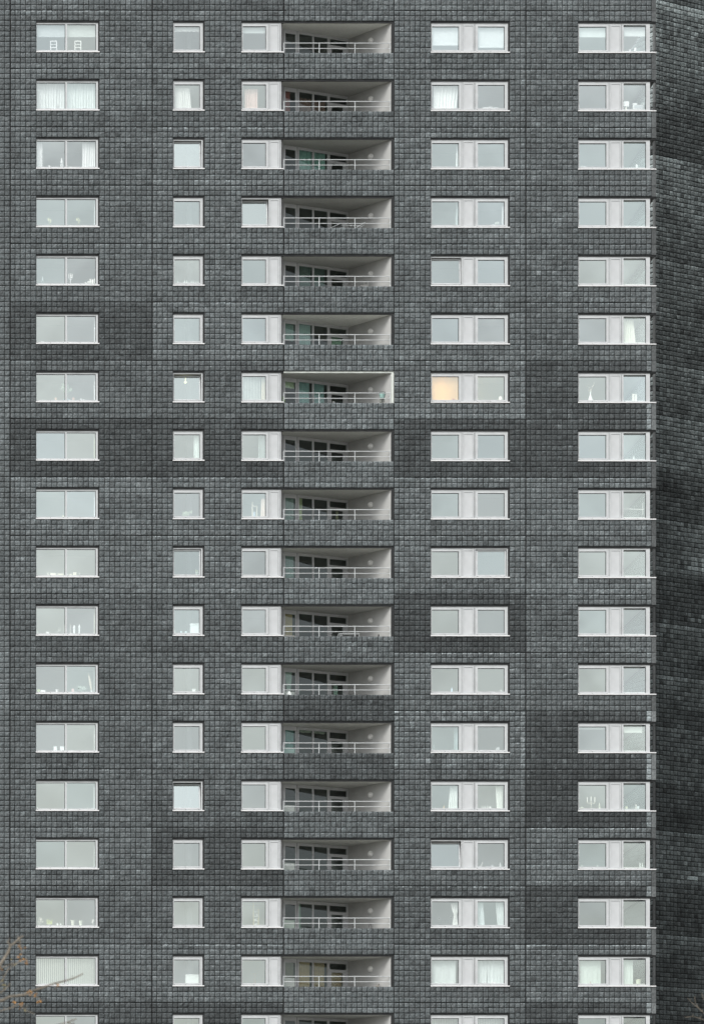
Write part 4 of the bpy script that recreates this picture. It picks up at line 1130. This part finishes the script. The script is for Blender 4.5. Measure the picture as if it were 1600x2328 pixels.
item('box', 'grey box at the right corner, thirteenth row down of the column right of the balconies', 'box', 'D', 12, 1131, bx(7, 7, 6, (.50, .53, .52)))
item('bottle', 'slim pale bottle at the left, thirteenth row down of the column right of the balconies', 'bottle', 'D', 12, 986, bottle(3, 19, (.62, .70, .70)), .5)
cloth('curtain', 'white pleated curtain right of the left pane, fourteenth row down of the column right of the balconies', 'D', 13, (1023, 1040), (1019, 1040), 13, 65, (.86, .90, .86), 'curtain', 5)
cloth('curtain', 'white draped curtain in the right pane, fourteenth row down of the column right of the balconies', 'D', 13, (1126, 1142), (1129, 1142), 13, 65, (.86, .90, .86), 'curtain', 4)
item('figurine', 'small orange figurine behind the left pane, fourteenth row down of the column right of the balconies', 'figurine', 'D', 13, 1009, figurine(3.4, 8, (.72, .56, .34)))
item('cup', 'tiny white cup in the left pane, fourteenth row down of the column right of the balconies', 'cup', 'D', 13, 989.5, cup(2, 3))
for i, (cx, h) in enumerate(((1095, 8), (1099, 7), (1103, 7.5), (1108, 8.5))):
    item('bottle', '%s slim white bottle from the left, fourteenth row down of the column right of the balconies' % ['first', 'second', 'third', 'fourth'][i], 'bottle', 'D', 13, cx, bottle(1.8, h), group='slim white bottles in the right pane')
item('jug', 'squat white jug right of the slim bottles, fourteenth row down of the column right of the balconies', 'jug', 'D', 13, 1114, cup(5, 5))
item('box', 'small dark box at the left of the right pane, fifteenth row down of the column right of the balconies', 'box', 'D', 14, 1090, bx(7, 3, 5, (.34, .35, .34)))
item('box', 'small dark box in the middle of the right pane, fifteenth row down of the column right of the balconies', 'box', 'D', 14, 1118, bx(6.5, 4, 5, (.36, .37, .37)))
item('dish', 'flat white dish between the dark boxes, fifteenth row down of the column right of the balconies', 'dish', 'D', 14, 1106.5, lathe_item([(3, 0), (4, 1.3), (3.6, 1.3), (2.6, .4)], WHITE))
item('figurine', 'grey tree-shaped figurine at the right, fifteenth row down of the column right of the balconies', 'figurine', 'D', 14, 1137, lathe_item([(2.6, 0), (2.8, 2), (2.0, 5), (2.2, 5.4), (1.2, 8.5), (.3, 11)], (.44, .47, .45)))
item('pen', 'pale stick leaning at the left, fifteenth row down of the column right of the balconies', 'stick', 'D', 14, 1095, lambda mb: mb.tube([(px(-2), 0, px(1)), (px(2), 0, px(11))], px(.8), cmat((.66, .65, .60)), 6))
cloth('curtain', 'white curtain tied at the waist, sixteenth row down of the column right of the balconies', 'D', 15, (1024.5, 1041), (1028, 1041), 14, 65, (.88, .90, .86), 'curtain', 4, mid=(1031.5, 1037.5, .55))
cloth('curtain', 'pale blue-tinged curtain left in the right pane, sixteenth row down of the column right of the balconies', 'D', 15, (1084.5, 1098), (1084.5, 1102), 10, 65, (.76, .84, .84), 'curtain', 4)
cloth('curtain', 'white curtain right in the right pane, sixteenth row down of the column right of the balconies', 'D', 15, (1126, 1146), (1131, 1146), 10, 65, (.80, .85, .84), 'curtain', 5)
for cx, z_, t in ((998, 23, 'left'), (1025, 25, 'right')):
    item('wall_clock', 'round white wall clock, %s of two, sixteenth row down of the column right of the balconies' % t, 'clock', 'D', 15, cx, lambda mb, z_=z_: [mb.lathe([(.001, -.02), (px(2.0), -.02), (px(2.0), .01), (.001, .01)], cmat((.45, .48, .48)), (0, 0, px(z_)), 20, 'Y'), mb.lathe([(px(2.0), -.012), (px(2.0), -.04), (px(3.2), -.04), (px(3.2), .01)], cmat(WHITE), (0, 0, px(z_)), 20, 'Y')], 1.4)
item('wall_shelf', 'sloping rail of hanging utensils between the clocks, sixteenth row down', 'utensil rail', 'D', 15, 1008, lambda mb: [mb.box(px(-13), px(12), 0, .02, px(19.4), px(20.2), cmat((.5, .52, .52)))] + [mb.tube([(px(q), 0, px(19)), (px(q), 0, px(13 + (q % 3)))], px(.5), cmat((.48, .5, .5)), 5) for q in range(-11, 12, 3)], 1.5)
cloth('curtain', 'pale plain curtain filling the left pane, seventeenth row down of the column right of the balconies', 'D', 16, (980, 1036), (980, 1036), 10, 65, (.72, .80, .78), 'curtain', 3, .27, .012)
cloth('curtain', 'left half of a parted pale curtain, seventeenth row down of the column right of the balconies', 'D', 16, (1085, 1107), (1085, 1105.5), 11, 65, (.74, .82, .80), 'curtain', 3, .27, .012)
cloth('curtain', 'right half of a parted pale curtain, seventeenth row down of the column right of the balconies', 'D', 16, (1107.3, 1148), (1107.8, 1148), 11, 65, (.72, .80, .78), 'curtain', 5, .27, .012)
item('cup', 'white cup below the curtain parting, seventeenth row down of the column right of the balconies', 'cup', 'D', 16, 1103, cup(6, 3))
item('box', 'white box below the right curtain, seventeenth row down of the column right of the balconies', 'box', 'D', 16, 1121, bx(11, 4.5))
item('box', 'low dark box left of the white cup, seventeenth row down of the column right of the balconies', 'box', 'D', 16, 1093, bx(10, 2, 4, (.36, .37, .37)))
slats('D', 17, 981.5, 1042.5, 10, 65, 'vertical slat blind over the left pane, lowest row of the column right of the balconies', 16)
slats('D', 17, 1085.5, 1146.5, 10, 65, 'vertical slat blind over the right pane, lowest row of the column right of the balconies', 16)
# corner column -------------------------------------------------------
roller('E', 0, 1315, 1379, 9, 32, 'white roller blind a third down the left pane of the topmost corner window', (.80, .88, .86))
roller('E', 0, 1415, 1470, 8, 30, 'white roller blind a third down the right pane of the topmost corner window', (.80, .88, .86))
item('cup', 'white cup at the left of the right pane in the topmost corner window', 'cup', 'E', 0, 1431.5, cup(4.4, 4))
item('jug', 'white jug at the right pane in the topmost corner window', 'jug', 'E', 0, 1443, lathe_item([(2.4, 0), (3, 4), (2.2, 7), (3, 8), (2.4, 8)], WHITE))
item('table_lamp', 'lamp with square white shade, second row down of the corner column', 'lamp', 'E', 1, 1422, lambda mb: [mb.box(px(-6), px(6), -px(4), px(4), px(7), px(18), cmat((.88, .90, .88))), mb.lathe([(px(3), 0), (px(2), px(5)), (px(.8), px(7))], cmat((.74, .72, .62)), (0, 0, 0), 12)])
item('screen', 'pale flat screen on its foot, second row down of the corner column', 'screen', 'E', 1, 1449.5, screen(19, 11))
item('box', 'white box behind the flat screen, second row down of the corner column', 'box', 'E', 1, 1442, bx(9, 16, 6, (.82, .85, .84)), .34)
item('candle', 'slim grey candle right of the screen, second row down of the corner column', 'candle', 'E', 1, 1461, candle(2, 15, (.5, .52, .5)))
item('figurine', 'small white figurine at the left, third row down of the corner column', 'figurine', 'E', 2, 1322, figurine(4, 6))
item('cup', 'small white cup next to the figurine, third row down of the corner column', 'cup', 'E', 2, 1328, cup(3.4, 4))
item('vase', 'white bud vase in the right pane, third row down of the corner column', 'vase', 'E', 2, 1446.5, lathe_item([(2.4, 0), (2.8, 3), (1.4, 7), (1.6, 8.5)], WHITE))
item('tray', 'flat white tray on the sill, fourth row down of the corner column', 'tray', 'E', 3, 1361, bx(9, 1.4))
cloth('curtain', 'cream curtain left in the right pane, sixth row down of the corner column', 'E', 5, (1416, 1439), (1416, 1444.5), 12, 67, (.84, .86, .76), 'curtain', 5)
item('vase', 'white bottle vase with sprigs of blossom, seventh row down of the corner column', 'vase', 'E', 6, 1341.5, blossom)
item('candle', 'thick cream candle, left of a pair, seventh row down of the corner column', 'candle', 'E', 6, 1439, candle(5.4, 16, (.84, .82, .68)))
item('candle', 'thick cream candle, right of a pair, seventh row down of the corner column', 'candle', 'E', 6, 1445, candle(4.6, 15.5, (.86, .85, .74)))
item('figurine', 'small pale figurine in the right pane, eighth row down of the corner column', 'figurine', 'E', 7, 1440, figurine(5, 8, (.76, .82, .78)))
item('towel_rail', 'thin white rail across the right pane, ninth row down of the corner column', 'rail', 'E', 8, 1441, lambda mb: [mb.tube([(px(-24), 0, px(21)), (px(22), 0, px(19))], px(.7), cmat(WHITE), 6), mb.tube([(px(19), 0, px(8)), (px(19), 0, px(34))], px(.6), cmat(WHITE), 6)], .3)
roller('E', 12, 1315, 1379, 8, 15.5, 'white blind rolled nearly up in the left pane, thirteenth row down of the corner column', (.82, .90, .84))
roller('E', 12, 1415, 1461, 8, 23, 'white blind a quarter down the right pane, thirteenth row down of the corner column', (.86, .93, .88))
item('candelabra', 'three-armed candelabra with white candles, fourteenth row down of the corner column', 'candelabra', 'E', 13, 1343, candelabra())
item('flower_pot', 'low cream pot at the left, fourteenth row down of the corner column', 'pot', 'E', 13, 1322, cup(8, 4, (.72, .74, .62)))
item('figurine', 'slim olive figurine right of the candelabra, fourteenth row down of the corner column', 'figurine', 'E', 13, 1362, figurine(4, 14, (.56, .60, .48)))
item('candle', 'white candle in the right pane, fourteenth row down of the corner column', 'candle', 'E', 13, 1445, candle(2.2, 11))
item('cup', 'white glass right of the candle, fourteenth row down of the corner column', 'cup', 'E', 13, 1450, cup(5, 6.5, (.74, .82, .82)))
item('flower_pot', 'small yellow-green pot left in the right pane, fourteenth row down of the corner column', 'pot', 'E', 13, 1423.5, cup(6, 5.5, (.66, .68, .44)))
item('bowl', 'dark bowl left of the white candle, fourteenth row down of the corner column', 'bowl', 'E', 13, 1440, cup(5.6, 4.6, (.22, .24, .24)))
item('candlestick', 'clear candlestick, left of a pair, fifteenth row down of the corner column', 'candlestick', 'E', 14, 1454, bottle(3, 12, (.74, .80, .78)))
item('candlestick', 'clear candlestick, right of a pair, fifteenth row down of the corner column', 'candlestick', 'E', 14, 1459.5, bottle(3, 11, (.74, .80, .78)))
item('bottle', 'small pale bottle at the left, fifteenth row down of the corner column', 'bottle', 'E', 14, 1322, bottle(3, 6, (.70, .74, .70)))
item('bottle', 'small pale bottle right of centre in the left pane, fifteenth row down of the corner column', 'bottle', 'E', 14, 1358, bottle(3, 6, (.70, .74, .70)))
cloth('curtain', 'pale panel curtain over most of the left pane, seventeenth row down of the corner column', 'E', 16, (1318, 1365), (1318, 1365), 11, 65, (.74, .84, .80), 'curtain', 4, .27, .012)
cloth('curtain', 'pale panel curtain in the right pane, seventeenth row down of the corner column', 'E', 16, (1416, 1438), (1416, 1438), 10, 67, (.76, .86, .82), 'curtain', 3, .27, .012)
item('figurine', 'small brown figurine before the panel curtain, seventeenth row down of the corner column', 'figurine', 'E', 16, 1341.5, lathe_item([(2, 0), (2.2, 1.5), (1.3, 3.2), (1.0, 5.4), (.2, 6)], (.50, .42, .40)))
item('flower_pot', 'large pale green pot at the right corner, seventeenth row down of the corner column', 'pot', 'E', 16, 1450.5, pot(12.5, 10, (.80, .86, .70)), .22)

# ------------------------------------------------------------------ curtains and things of the loggias
def lcurtain(k, a, b, z0, z1, col, label, a2=None, b2=None, dd=.16, waves=6):
    p, q = along(a), along(b); p2, q2 = along(a2 or a), along(b2 or b)
    n = (GC - GL).normalized(); n = Vector((-n.y, n.x)) * dd
    col = tuple(min(.85, q * 1.4) for q in col)
    mb = MB(); m = cmat(col, .85, .05); N = waves * 6
    zc, zb = ZJ(k, 2) - px(z0), ZJ(k, 2) - px(72.4) - z1
    vs = []
    for r in range(2):
        A_, B_ = (p, q) if r == 0 else (p2, q2)
        for j in range(N + 1):
            s_ = j / N; c_ = A_.lerp(B_, s_) + n * (1 + .35 * math.sin(s_ * waves * 6.283))
            vs.append((c_.x, c_.y, zc if r == 0 else zb))
    mb.v = vs; i = mb.mi(m)
    for j in range(N):
        mb.f.append((j, j + 1, N + 2 + j, N + 1 + j)); mb.m.append(i); mb.c.append(None)
    c = Vector(np.array(vs).mean(0))
    o = link('curtain', mb.mesh('curtain')); o.data.transform(Matrix.Translation(-c)); o.location = c
    return tag(o, label, 'curtain')
def L(k): return 'balcony in the ' + ('topmost row' if k == 0 else ORD[k] + ' row down')
lcurtain(1, 648, 662, 10, .5, (.42, .14, .12), 'dark red curtain behind the first glass panel, ' + L(1))
lcurtain(1, 679, 743, 20, .5, (.22, .12, .10), 'brownish curtain across the middle panels, ' + L(1))
lcurtain(2, 679, 743, 8, .5, (.30, .46, .42), 'teal net curtain across the middle panels, ' + L(2))
lcurtain(5, 679, 709, 7, .5, (.52, .74, .62), 'mint green curtain behind the second panel, ' + L(5))
lcurtain(5, 753, 779, 26, .5, (.46, .60, .48), 'striped green curtain behind the balcony door, ' + L(5))
lcurtain(5, 648, 671, 7, -.5, (.34, .46, .42), 'short sea-green blind behind the first panel, ' + L(5))
lcurtain(6, 680, 706, 7, .5, (.40, .54, .54), 'grey-blue net curtain behind the second panel, ' + L(6))
lcurtain(6, 713, 740, 7, .5, (.40, .54, .54), 'grey-blue net curtain behind the third panel, ' + L(6))
lcurtain(6, 648, 671, 7, -1.0, (.58, .62, .46), 'short olive roller blind behind the first panel, ' + L(6), dd=.1)
lcurtain(4, 683, 709, 7, .1, (.16, .22, .20), 'dim green net curtain behind the second panel, ' + L(4))
lcurtain(4, 714, 741, 7, .1, (.16, .22, .20), 'dim green net curtain behind the third panel, ' + L(4))
lcurtain(8, 679, 690, 8, .5, (.60, .62, .38), 'yellow-green curtain gathered at the second panel, ' + L(8), waves=3)
lcurtain(8, 768, 772, 28, .5, (.56, .50, .34), 'narrow ochre curtain behind the balcony door, ' + L(8), waves=2)
lcurtain(8, 648, 671, 8, .3, (.36, .42, .40), 'grey net curtain behind the first panel, ' + L(8))
lcurtain(10, 648, 668, 7, .3, (.58, .44, .26), 'ochre curtain behind the first panel, ' + L(10))
lcurtain(11, 651, 668, 8, .0, (.54, .66, .56), 'pale mint drape gathered behind the first panel, ' + L(11), 659, 663, waves=4)
lcurtain(11, 677, 682, 8, .5, (.50, .64, .54), 'pale mint drape beside the second panel, ' + L(11), 677, 686, waves=3)
lcurtain(11, 763, 771, 25, .5, (.50, .62, .54), 'pale mint drape behind the balcony door, ' + L(11), waves=2)
lcurtain(9, 648, 671, 7, .5, (.34, .42, .40), 'dim sea-green net behind the first panel, ' + L(9))
lcurtain(12, 648, 671, 7, .5, (.24, .40, .38), 'teal net behind the first panel, ' + L(12))
lcurtain(12, 680, 743, 7, -1.25, (.46, .46, .40), 'short pelmet cloth along the head of the panels, ' + L(12))
lcurtain(15, 679, 687, 8, .5, (.50, .62, .52), 'pale green curtain beside the second panel, ' + L(15), waves=3)
lcurtain(16, 650, 671, 8, .5, (.40, .36, .30), 'taupe curtain behind the first panel, ' + L(16))
lcurtain(16, 679, 708, 8, .5, (.62, .45, .29), 'tan curtain behind the second panel, ' + L(16))
lcurtain(16, 713, 741, 8, .5, (.60, .44, .28), 'tan curtain behind the third panel, ' + L(16))
lcurtain(16, 752, 780, 28, .5, (.56, .41, .28), 'tan curtain behind the balcony door, ' + L(16))
def lthing(name, label, cat, k, cx, d, fn, zoff):
    mb = MB(); fn(mb); o = link(name, mb.mesh(name))
    o.location = (X(cx) * (DIST + d) / DIST, d, ZJ(k, 2) - px(72.4) + zoff)
    return tag(o, label, cat)
FLOOR = -.95
def rack(mb):
    m = M['rail']; z = 1.05
    for i in range(7):
        mb.tube([(-.98 + i * .07, -.25, z + .02 + i * .03), (-.72 + i * .07, .22, z + .12 + i * .01)], .008, m, 6)
    mb.tube([(-1.0, -.25, z), (-.50, -.25, z + .22)], .012, m, 6); mb.tube([(-.74, .22, z + .10), (-.25, .22, z + .2)], .012, m, 6)
    for y in (-.25, .22):
        mb.tube([(-.45, y, z + .15), (.45, y, z + .12)], .014, m, 6)
        mb.tube([(-.35, y, 0), (.35, y, z + .1)], .014, m, 6); mb.tube([(.35, y, 0), (-.35, y, z + .1)], .014, m, 6)
        mb.tube([(.35, y, z + .05), (.72, y, z + .30)], .014, m, 6)
    for i in range(5): mb.tube([(-.3 + i * .15, -.25, z + .13), (-.3 + i * .15, .22, z + .13)], .008, m, 6)
lthing('drying_rack', 'white folding clothes rack with raised wings on the fourth balcony from the top', 'clothes rack', 3, 795, .62, rack, FLOOR)
lthing('parasol_pole', 'thin dark folded pole leaning by the wall on the third balcony from the top', 'pole', 2, 863, .42, lambda mb: [mb.tube([(-.06, 0, 0), (.02, .05, 1.12)], [.02, .012], cmat((.05, .05, .06)), 8), mb.tube([(-.03, .02, .5), (.015, .045, 1.05)], [.03, .022], cmat((.06, .06, .07)), 8)], FLOOR)
def folded(mb):
    for i, (x, c_) in enumerate(((0, (.42, .42, .40)), (.16, (.50, .50, .48)))):
        m = cmat(c_, .6)
        mb.tube([(x - .16, 0, 0), (x - .08, .1, 1.32 + .18 * i)], .016, m, 6); mb.tube([(x + .08, 0, 0), (x + .10, .1, 1.32 + .18 * i)], .016, m, 6)
        for z_ in (.5, .75, 1.0, 1.25): mb.box(x - .1, x + .09, .03 + z_ * .06, .05 + z_ * .06, z_, z_ + .08, m)
        mb.tube([(x - .1, .02, .2), (x + .12, .12, .95)], .012, m, 6)
lthing('folding_chairs', 'folded grey garden chairs leaning on the wall, fifth balcony from the top', 'folding chair', 4, 825, .95, folded, FLOOR)
def hang(mb):
    mb.lathe([(.10, -.26), (.155, -.02), (.17, -.02), (.17, 0), (.13, -.01), (.11, -.1)], cmat((.34, .54, .50), .5), (0, 0, 0), 14)
    dk = cmat((.05, .06, .06), .6)
    mb.lathe([(.175, -.015), (.185, 0), (.175, .02)], dk, (0, 0, 0), 14)
    mb.tube([(-.17, 0, .0), (-.23, .05, .03), (-.25, .08, -.02)], .018, dk, 6); mb.tube([(.17, 0, 0), (.2, .04, .05)], .018, dk, 6)
    for a in range(7):
        t = a * .9; mb.tube([(math.cos(t) * .1, math.sin(t) * .1, -.25), (math.cos(t) * .14, math.sin(t) * .1, -.42), (math.cos(t * 2) * .08, 0, -.60)], .007, cmat((.18, .2, .16)), 5)
lthing('hanging_planter', 'sea-green hanging pot with trailing stems on the seventh balcony from the top', 'planter', 6, 868.5, .42, hang, .60)
lthing('potted_plant', 'green shrub at the left end of the seventh balcony from the top', 'plant', 6, 641.6, .5, plant(14, 62, (.16, .30, .08), (.4, .25, .18), 26, leaf=6, ph=12), FLOOR)
def chair_back(mb):
    m = M['rail']
    mb.tube([(-.2, 0, 0), (-.2, .02, 1.0), (-.14, .03, 1.18), (.14, .03, 1.18), (.2, .02, 1.0), (.2, 0, 0)], .016, m, 6)
    for x in (-.1, 0, .1): mb.tube([(x, .02, .5), (x, .03, 1.18)], .009, m, 6)
    mb.box(-.2, .2, .02, .42, .44, .47, m)
    for x in (-.2, .2): mb.tube([(x, .4, 0), (x, .4, .44)], .014, m, 6)
lthing('garden_chair', 'white tubular chair with tall back on the eleventh balcony from the top', 'chair', 10, 777, .5, chair_back, FLOOR)
def small_table(mb):
    m = M['rail']
    mb.box(-.45, .45, -.25, .25, 1.10, 1.13, m)
    for x in (-.42, .42):
        for y in (-.22, .22): mb.tube([(x, y, 0), (x, y, 1.1)], .014, m, 6)
    mb.tube([(-.42, -.22, .3), (.42, -.22, 1.0)], .01, m, 6)
lthing('garden_table', 'tall white metal garden table on the eleventh balcony from the top', 'table', 10, 795, .45, small_table, FLOOR)
lthing('broom', 'dark broom head sticking up by the wall on the eleventh balcony from the top', 'broom', 10, 861, .4, lambda mb: [mb.tube([(-.3, 0, 0), (0, .05, 1.05)], .012, cmat((.3, .3, .28)), 6), mb.lathe([(.05, 1.0), (.04, 1.08), (.015, 1.16)], cmat((.06, .06, .06)), (0, .05, 0), 8)], FLOOR)
lthing('watering_can', 'white curved tap handle rising behind the railing on the seventh balcony from the top', 'tap', 6, 757, .5, lambda mb: mb.tube([(0, 0, 0), (0, 0, 1.05), (.03, 0, 1.14), (.07, 0, 1.13), (.09, 0, 1.05)], .018, M['rail'], 8), FLOOR)
lthing('cable', 'dark cable hanging below the lamp on the sixteenth balcony from the top', 'cable', 15, 841, .93, lambda mb: mb.tube([(-.10, 0, -.3), (-.06, 0, .05), (0, 0, .22), (.06, 0, .22), (.08, 0, .05), (.07, 0, -.35)], .011, cmat((.08, .08, .08)), 6), .1)
lthing('clothes_pegs', 'dark folded chair frame by the wall on the seventeenth balcony from the top', 'folding chair', 16, 857, .45, lambda mb: [mb.tube([(-.14, 0, 0), (.0, .05, 1.1), (.1, .06, 1.16), (.04, .06, 1.0)], .016, cmat((.2, .19, .17)), 6), mb.tube([(.0, 0, 0), (.12, .05, 1.14)], .016, cmat((.2, .19, .17)), 6), mb.box(-.06, .1, .02, .05, .96, 1.06, cmat((.3, .28, .24)))], FLOOR)
lthing('laundry', 'white cloth and yellow pot at the left end of the twelfth balcony from the top', 'cloth', 11, 658, .55, lambda mb: [mb.lathe([(.16, .0), (.15, 1.0), (.10, 1.12), (.03, 1.22)], cmat((.80, .84, .83), .8), (0, 0, 0), 9)], FLOOR)

# ------------------------------------------------------------------ ground and trees
mb = MB()
mb.poly([(-400, -400, 0), (500, -400, 0), (500, 500, 0), (-400, 500, 0)], mat('ground_paving', (.24, .24, .22), .95, .3, .12))
g = link('ground', mb.mesh('ground')); g['kind'] = 'structure'
BARK = mat('grey_bark', (.19, .165, .13), .9, .25, 14.0)
LEAF = mat('orange_leaf', (.44, .22, .06), .6, .25, 6.0)
LEAF2 = mat('olive_leaf', (.26, .22, .10), .6, .25, 6.0)
def tree(dist, base_px, label, lines, leaves, trunk_h, seed):
    s = dist / 8889.0
    def P(a, b, dy=0): return Vector(((a + 400) * s, -DIST + dist + dy, CAMZ + (3200 - b) * s))
    rr = random.Random(seed)
    bx_ = (base_px + 400) * s
    root = empty('bare_tree', (bx_, -DIST + dist, 0)); tag(root, label, 'tree')
    off = Vector(root.location)
    mt = MB(); T0 = Vector((0, 0, 0))
    pts = [T0 + Vector((rr.uniform(-.06, .06) * i, rr.uniform(-.05, .05) * i, trunk_h * i / 6)) for i in range(7)]
    mt.tube(pts, [.13 * (1 - .14 * i) for i in range(7)], BARK, 10)
    link('trunk', mt.mesh('trunk'), root)
    ml = MB()
    for ln in lines:
        pl = [P(a, b, dy) - off for a, b, dy in ln['p']]
        st = ln.get('from')
        if st is not None:
            t0 = pts[st]; pl = [t0, t0.lerp(pl[0], .55) + Vector((0, 0, .12))] + pl
        n = len(pl); r0 = ln['r'] * s * .75
        ml.tube(pl, [r0 * (1.0 - .75 * i / (n - 1)) + .0025 for i in range(n)], BARK, 7)
        for i in range(1, n):       # buds and side twigs
            if rr.random() < .7:
                a = pl[i - 1].lerp(pl[i], rr.random()); d = Vector((rr.uniform(-1, 1), rr.uniform(-1, 1), rr.uniform(.0, 1))) * 7 * s
                ml.tube([a, a + d * .6, a + d + Vector((0, 0, 2 * s))], [.004, .003, .002], BARK, 5)
    for i in range(26):             # the rest of the crown, away from the building's view
        st = rr.choice([3, 4, 5, 6]); a = pts[st]
        an = rr.uniform(math.pi * .55, math.pi * 1.45) if base_px < 800 else rr.uniform(-1.2, 1.2); L_ = rr.uniform(.6, 1.5)
        b = a + Vector((math.cos(an) * L_ * .5, math.sin(an) * L_ * .5, L_ * .5)); c = b + Vector((math.cos(an) * L_ * .5, math.sin(an) * L_ * .4, L_ * .6))
        ml.tube([a, b, c], [.028, .016, .004], BARK, 6)
    cr = link('crown', ml.mesh('crown'), root)
    lf = MB()
    for a, b, c_ in leaves:
        p = P(a, b, rr.uniform(-.2, .2)) - off
        for _ in range(2):
            u = Vector((rr.uniform(-1, 1), rr.uniform(-.6, .6), rr.uniform(-1, .2))).normalized(); v = u.cross(Vector((rr.uniform(-.4, .4), 1, .2))).normalized()
            L_ = rr.uniform(5, 8.5) * s
            q = p + u * rr.uniform(0, 3) * s
            w_ = Vector((0, .3, .25)) * L_
            lf.poly([q, q + u * L_ * .35 + v * L_ * .26, q + u * L_ + w_ * .3, q + u * L_ * .35 - v * L_ * .26], LEAF if c_ else LEAF2)
    if leaves: link('dead_leaves', lf.mesh('dead_leaves'), root)
    return root
tree(40.0, -310, 'bare tree with a few orange leaves reaching in at the lower left', [
    {'p': [(-60, 2240, 0), (0, 2198, 0), (22, 2163, .1), (27, 2148, .1), (40, 2138, .15), (47, 2129, .2), (57, 2123, .2)], 'r': 5.2, 'from': 4},
    {'p': [(27, 2150, .1), (22, 2142, .1), (19, 2136, .1)], 'r': 1.8},
    {'p': [(-60, 2290, 0), (0, 2277, 0), (10, 2274, 0), (25, 2265, .05), (60, 2260, .1), (68, 2254, .1), (110, 2238, .2), (130, 2230, .25), (150, 2224, .3), (172, 2218, .3), (195, 2207, .3)], 'r': 4.4, 'from': 3},
    {'p': [(60, 2345, 0), (110, 2336, 0), (155, 2323, .1), (178, 2314, .1)], 'r': 2.6, 'from': 2},
    {'p': [(155, 2323, .1), (190, 2334, .1)], 'r': 1.3},
    {'p': [(-20, 2245, 0), (6, 2232, 0), (20, 2205, 0), (36, 2192, 0), (64, 2180, 0)], 'r': 1.5, 'from': 4},
    {'p': [(-10, 2215, 0), (8, 2200, 0), (34, 2190, 0)], 'r': 1.2, 'from': 5},
    {'p': [(64, 2258, .1), (84, 2262, .1), (96, 2272, .1)], 'r': 1.2},
    {'p': [(130, 2230, .2), (134, 2238, .2), (131, 2246, .2)], 'r': .9},
    {'p': [(0, 2300, 0), (28, 2292, 0), (46, 2284, 0), (58, 2296, 0), (80, 2306, 0)], 'r': 1.3, 'from': 3},
    {'p': [(47, 2129, .1), (50, 2150, .1), (53, 2166, .1)], 'r': .9},
    {'p': [(-20, 2270, 0), (12, 2252, 0), (26, 2236, 0)], 'r': 1.6, 'from': 4},
], [(48, 2149, 1), (52, 2159, 1), (54, 2165, 1), (46, 2177, 1), (47, 2180, 1), (59, 2184, 1), (63, 2187, 1), (4, 2202, 1), (2, 2200, 1), (66, 2256, 1), (68, 2260, 1), (78, 2261, 1), (80, 2263, 1), (88, 2274, 1), (90, 2277, 1), (36, 2281, 1), (47, 2285, 1), (48, 2289, 1), (132, 2237, 1), (34, 2190, 0), (8, 2246, 0), (10, 2242, 0), (3, 2250, 0), (58, 2297, 0), (6, 2232, 0), (31, 2177, 0), (0, 2182, 1)], 7.6, 3)
tree(60.0, 1790, 'thin bare tree barely showing at the lower right edge', [
    {'p': [(1640, 2330, 0), (1604, 2308, 0), (1588, 2292, 0), (1580, 2278, 0), (1578, 2264, 0)], 'r': .7, 'from': 4},
    {'p': [(1588, 2292, 0), (1572, 2279, 0), (1562, 2268, 0)], 'r': .45},
    {'p': [(1640, 2335, 0), (1600, 2318, 0), (1575, 2310, 0), (1556, 2312, 0)], 'r': .6, 'from': 3},
    {'p': [(1620, 2300, 0), (1598, 2270, 0), (1594, 2256, 0)], 'r': .5, 'from': 5},
], [], 9.5, 9)
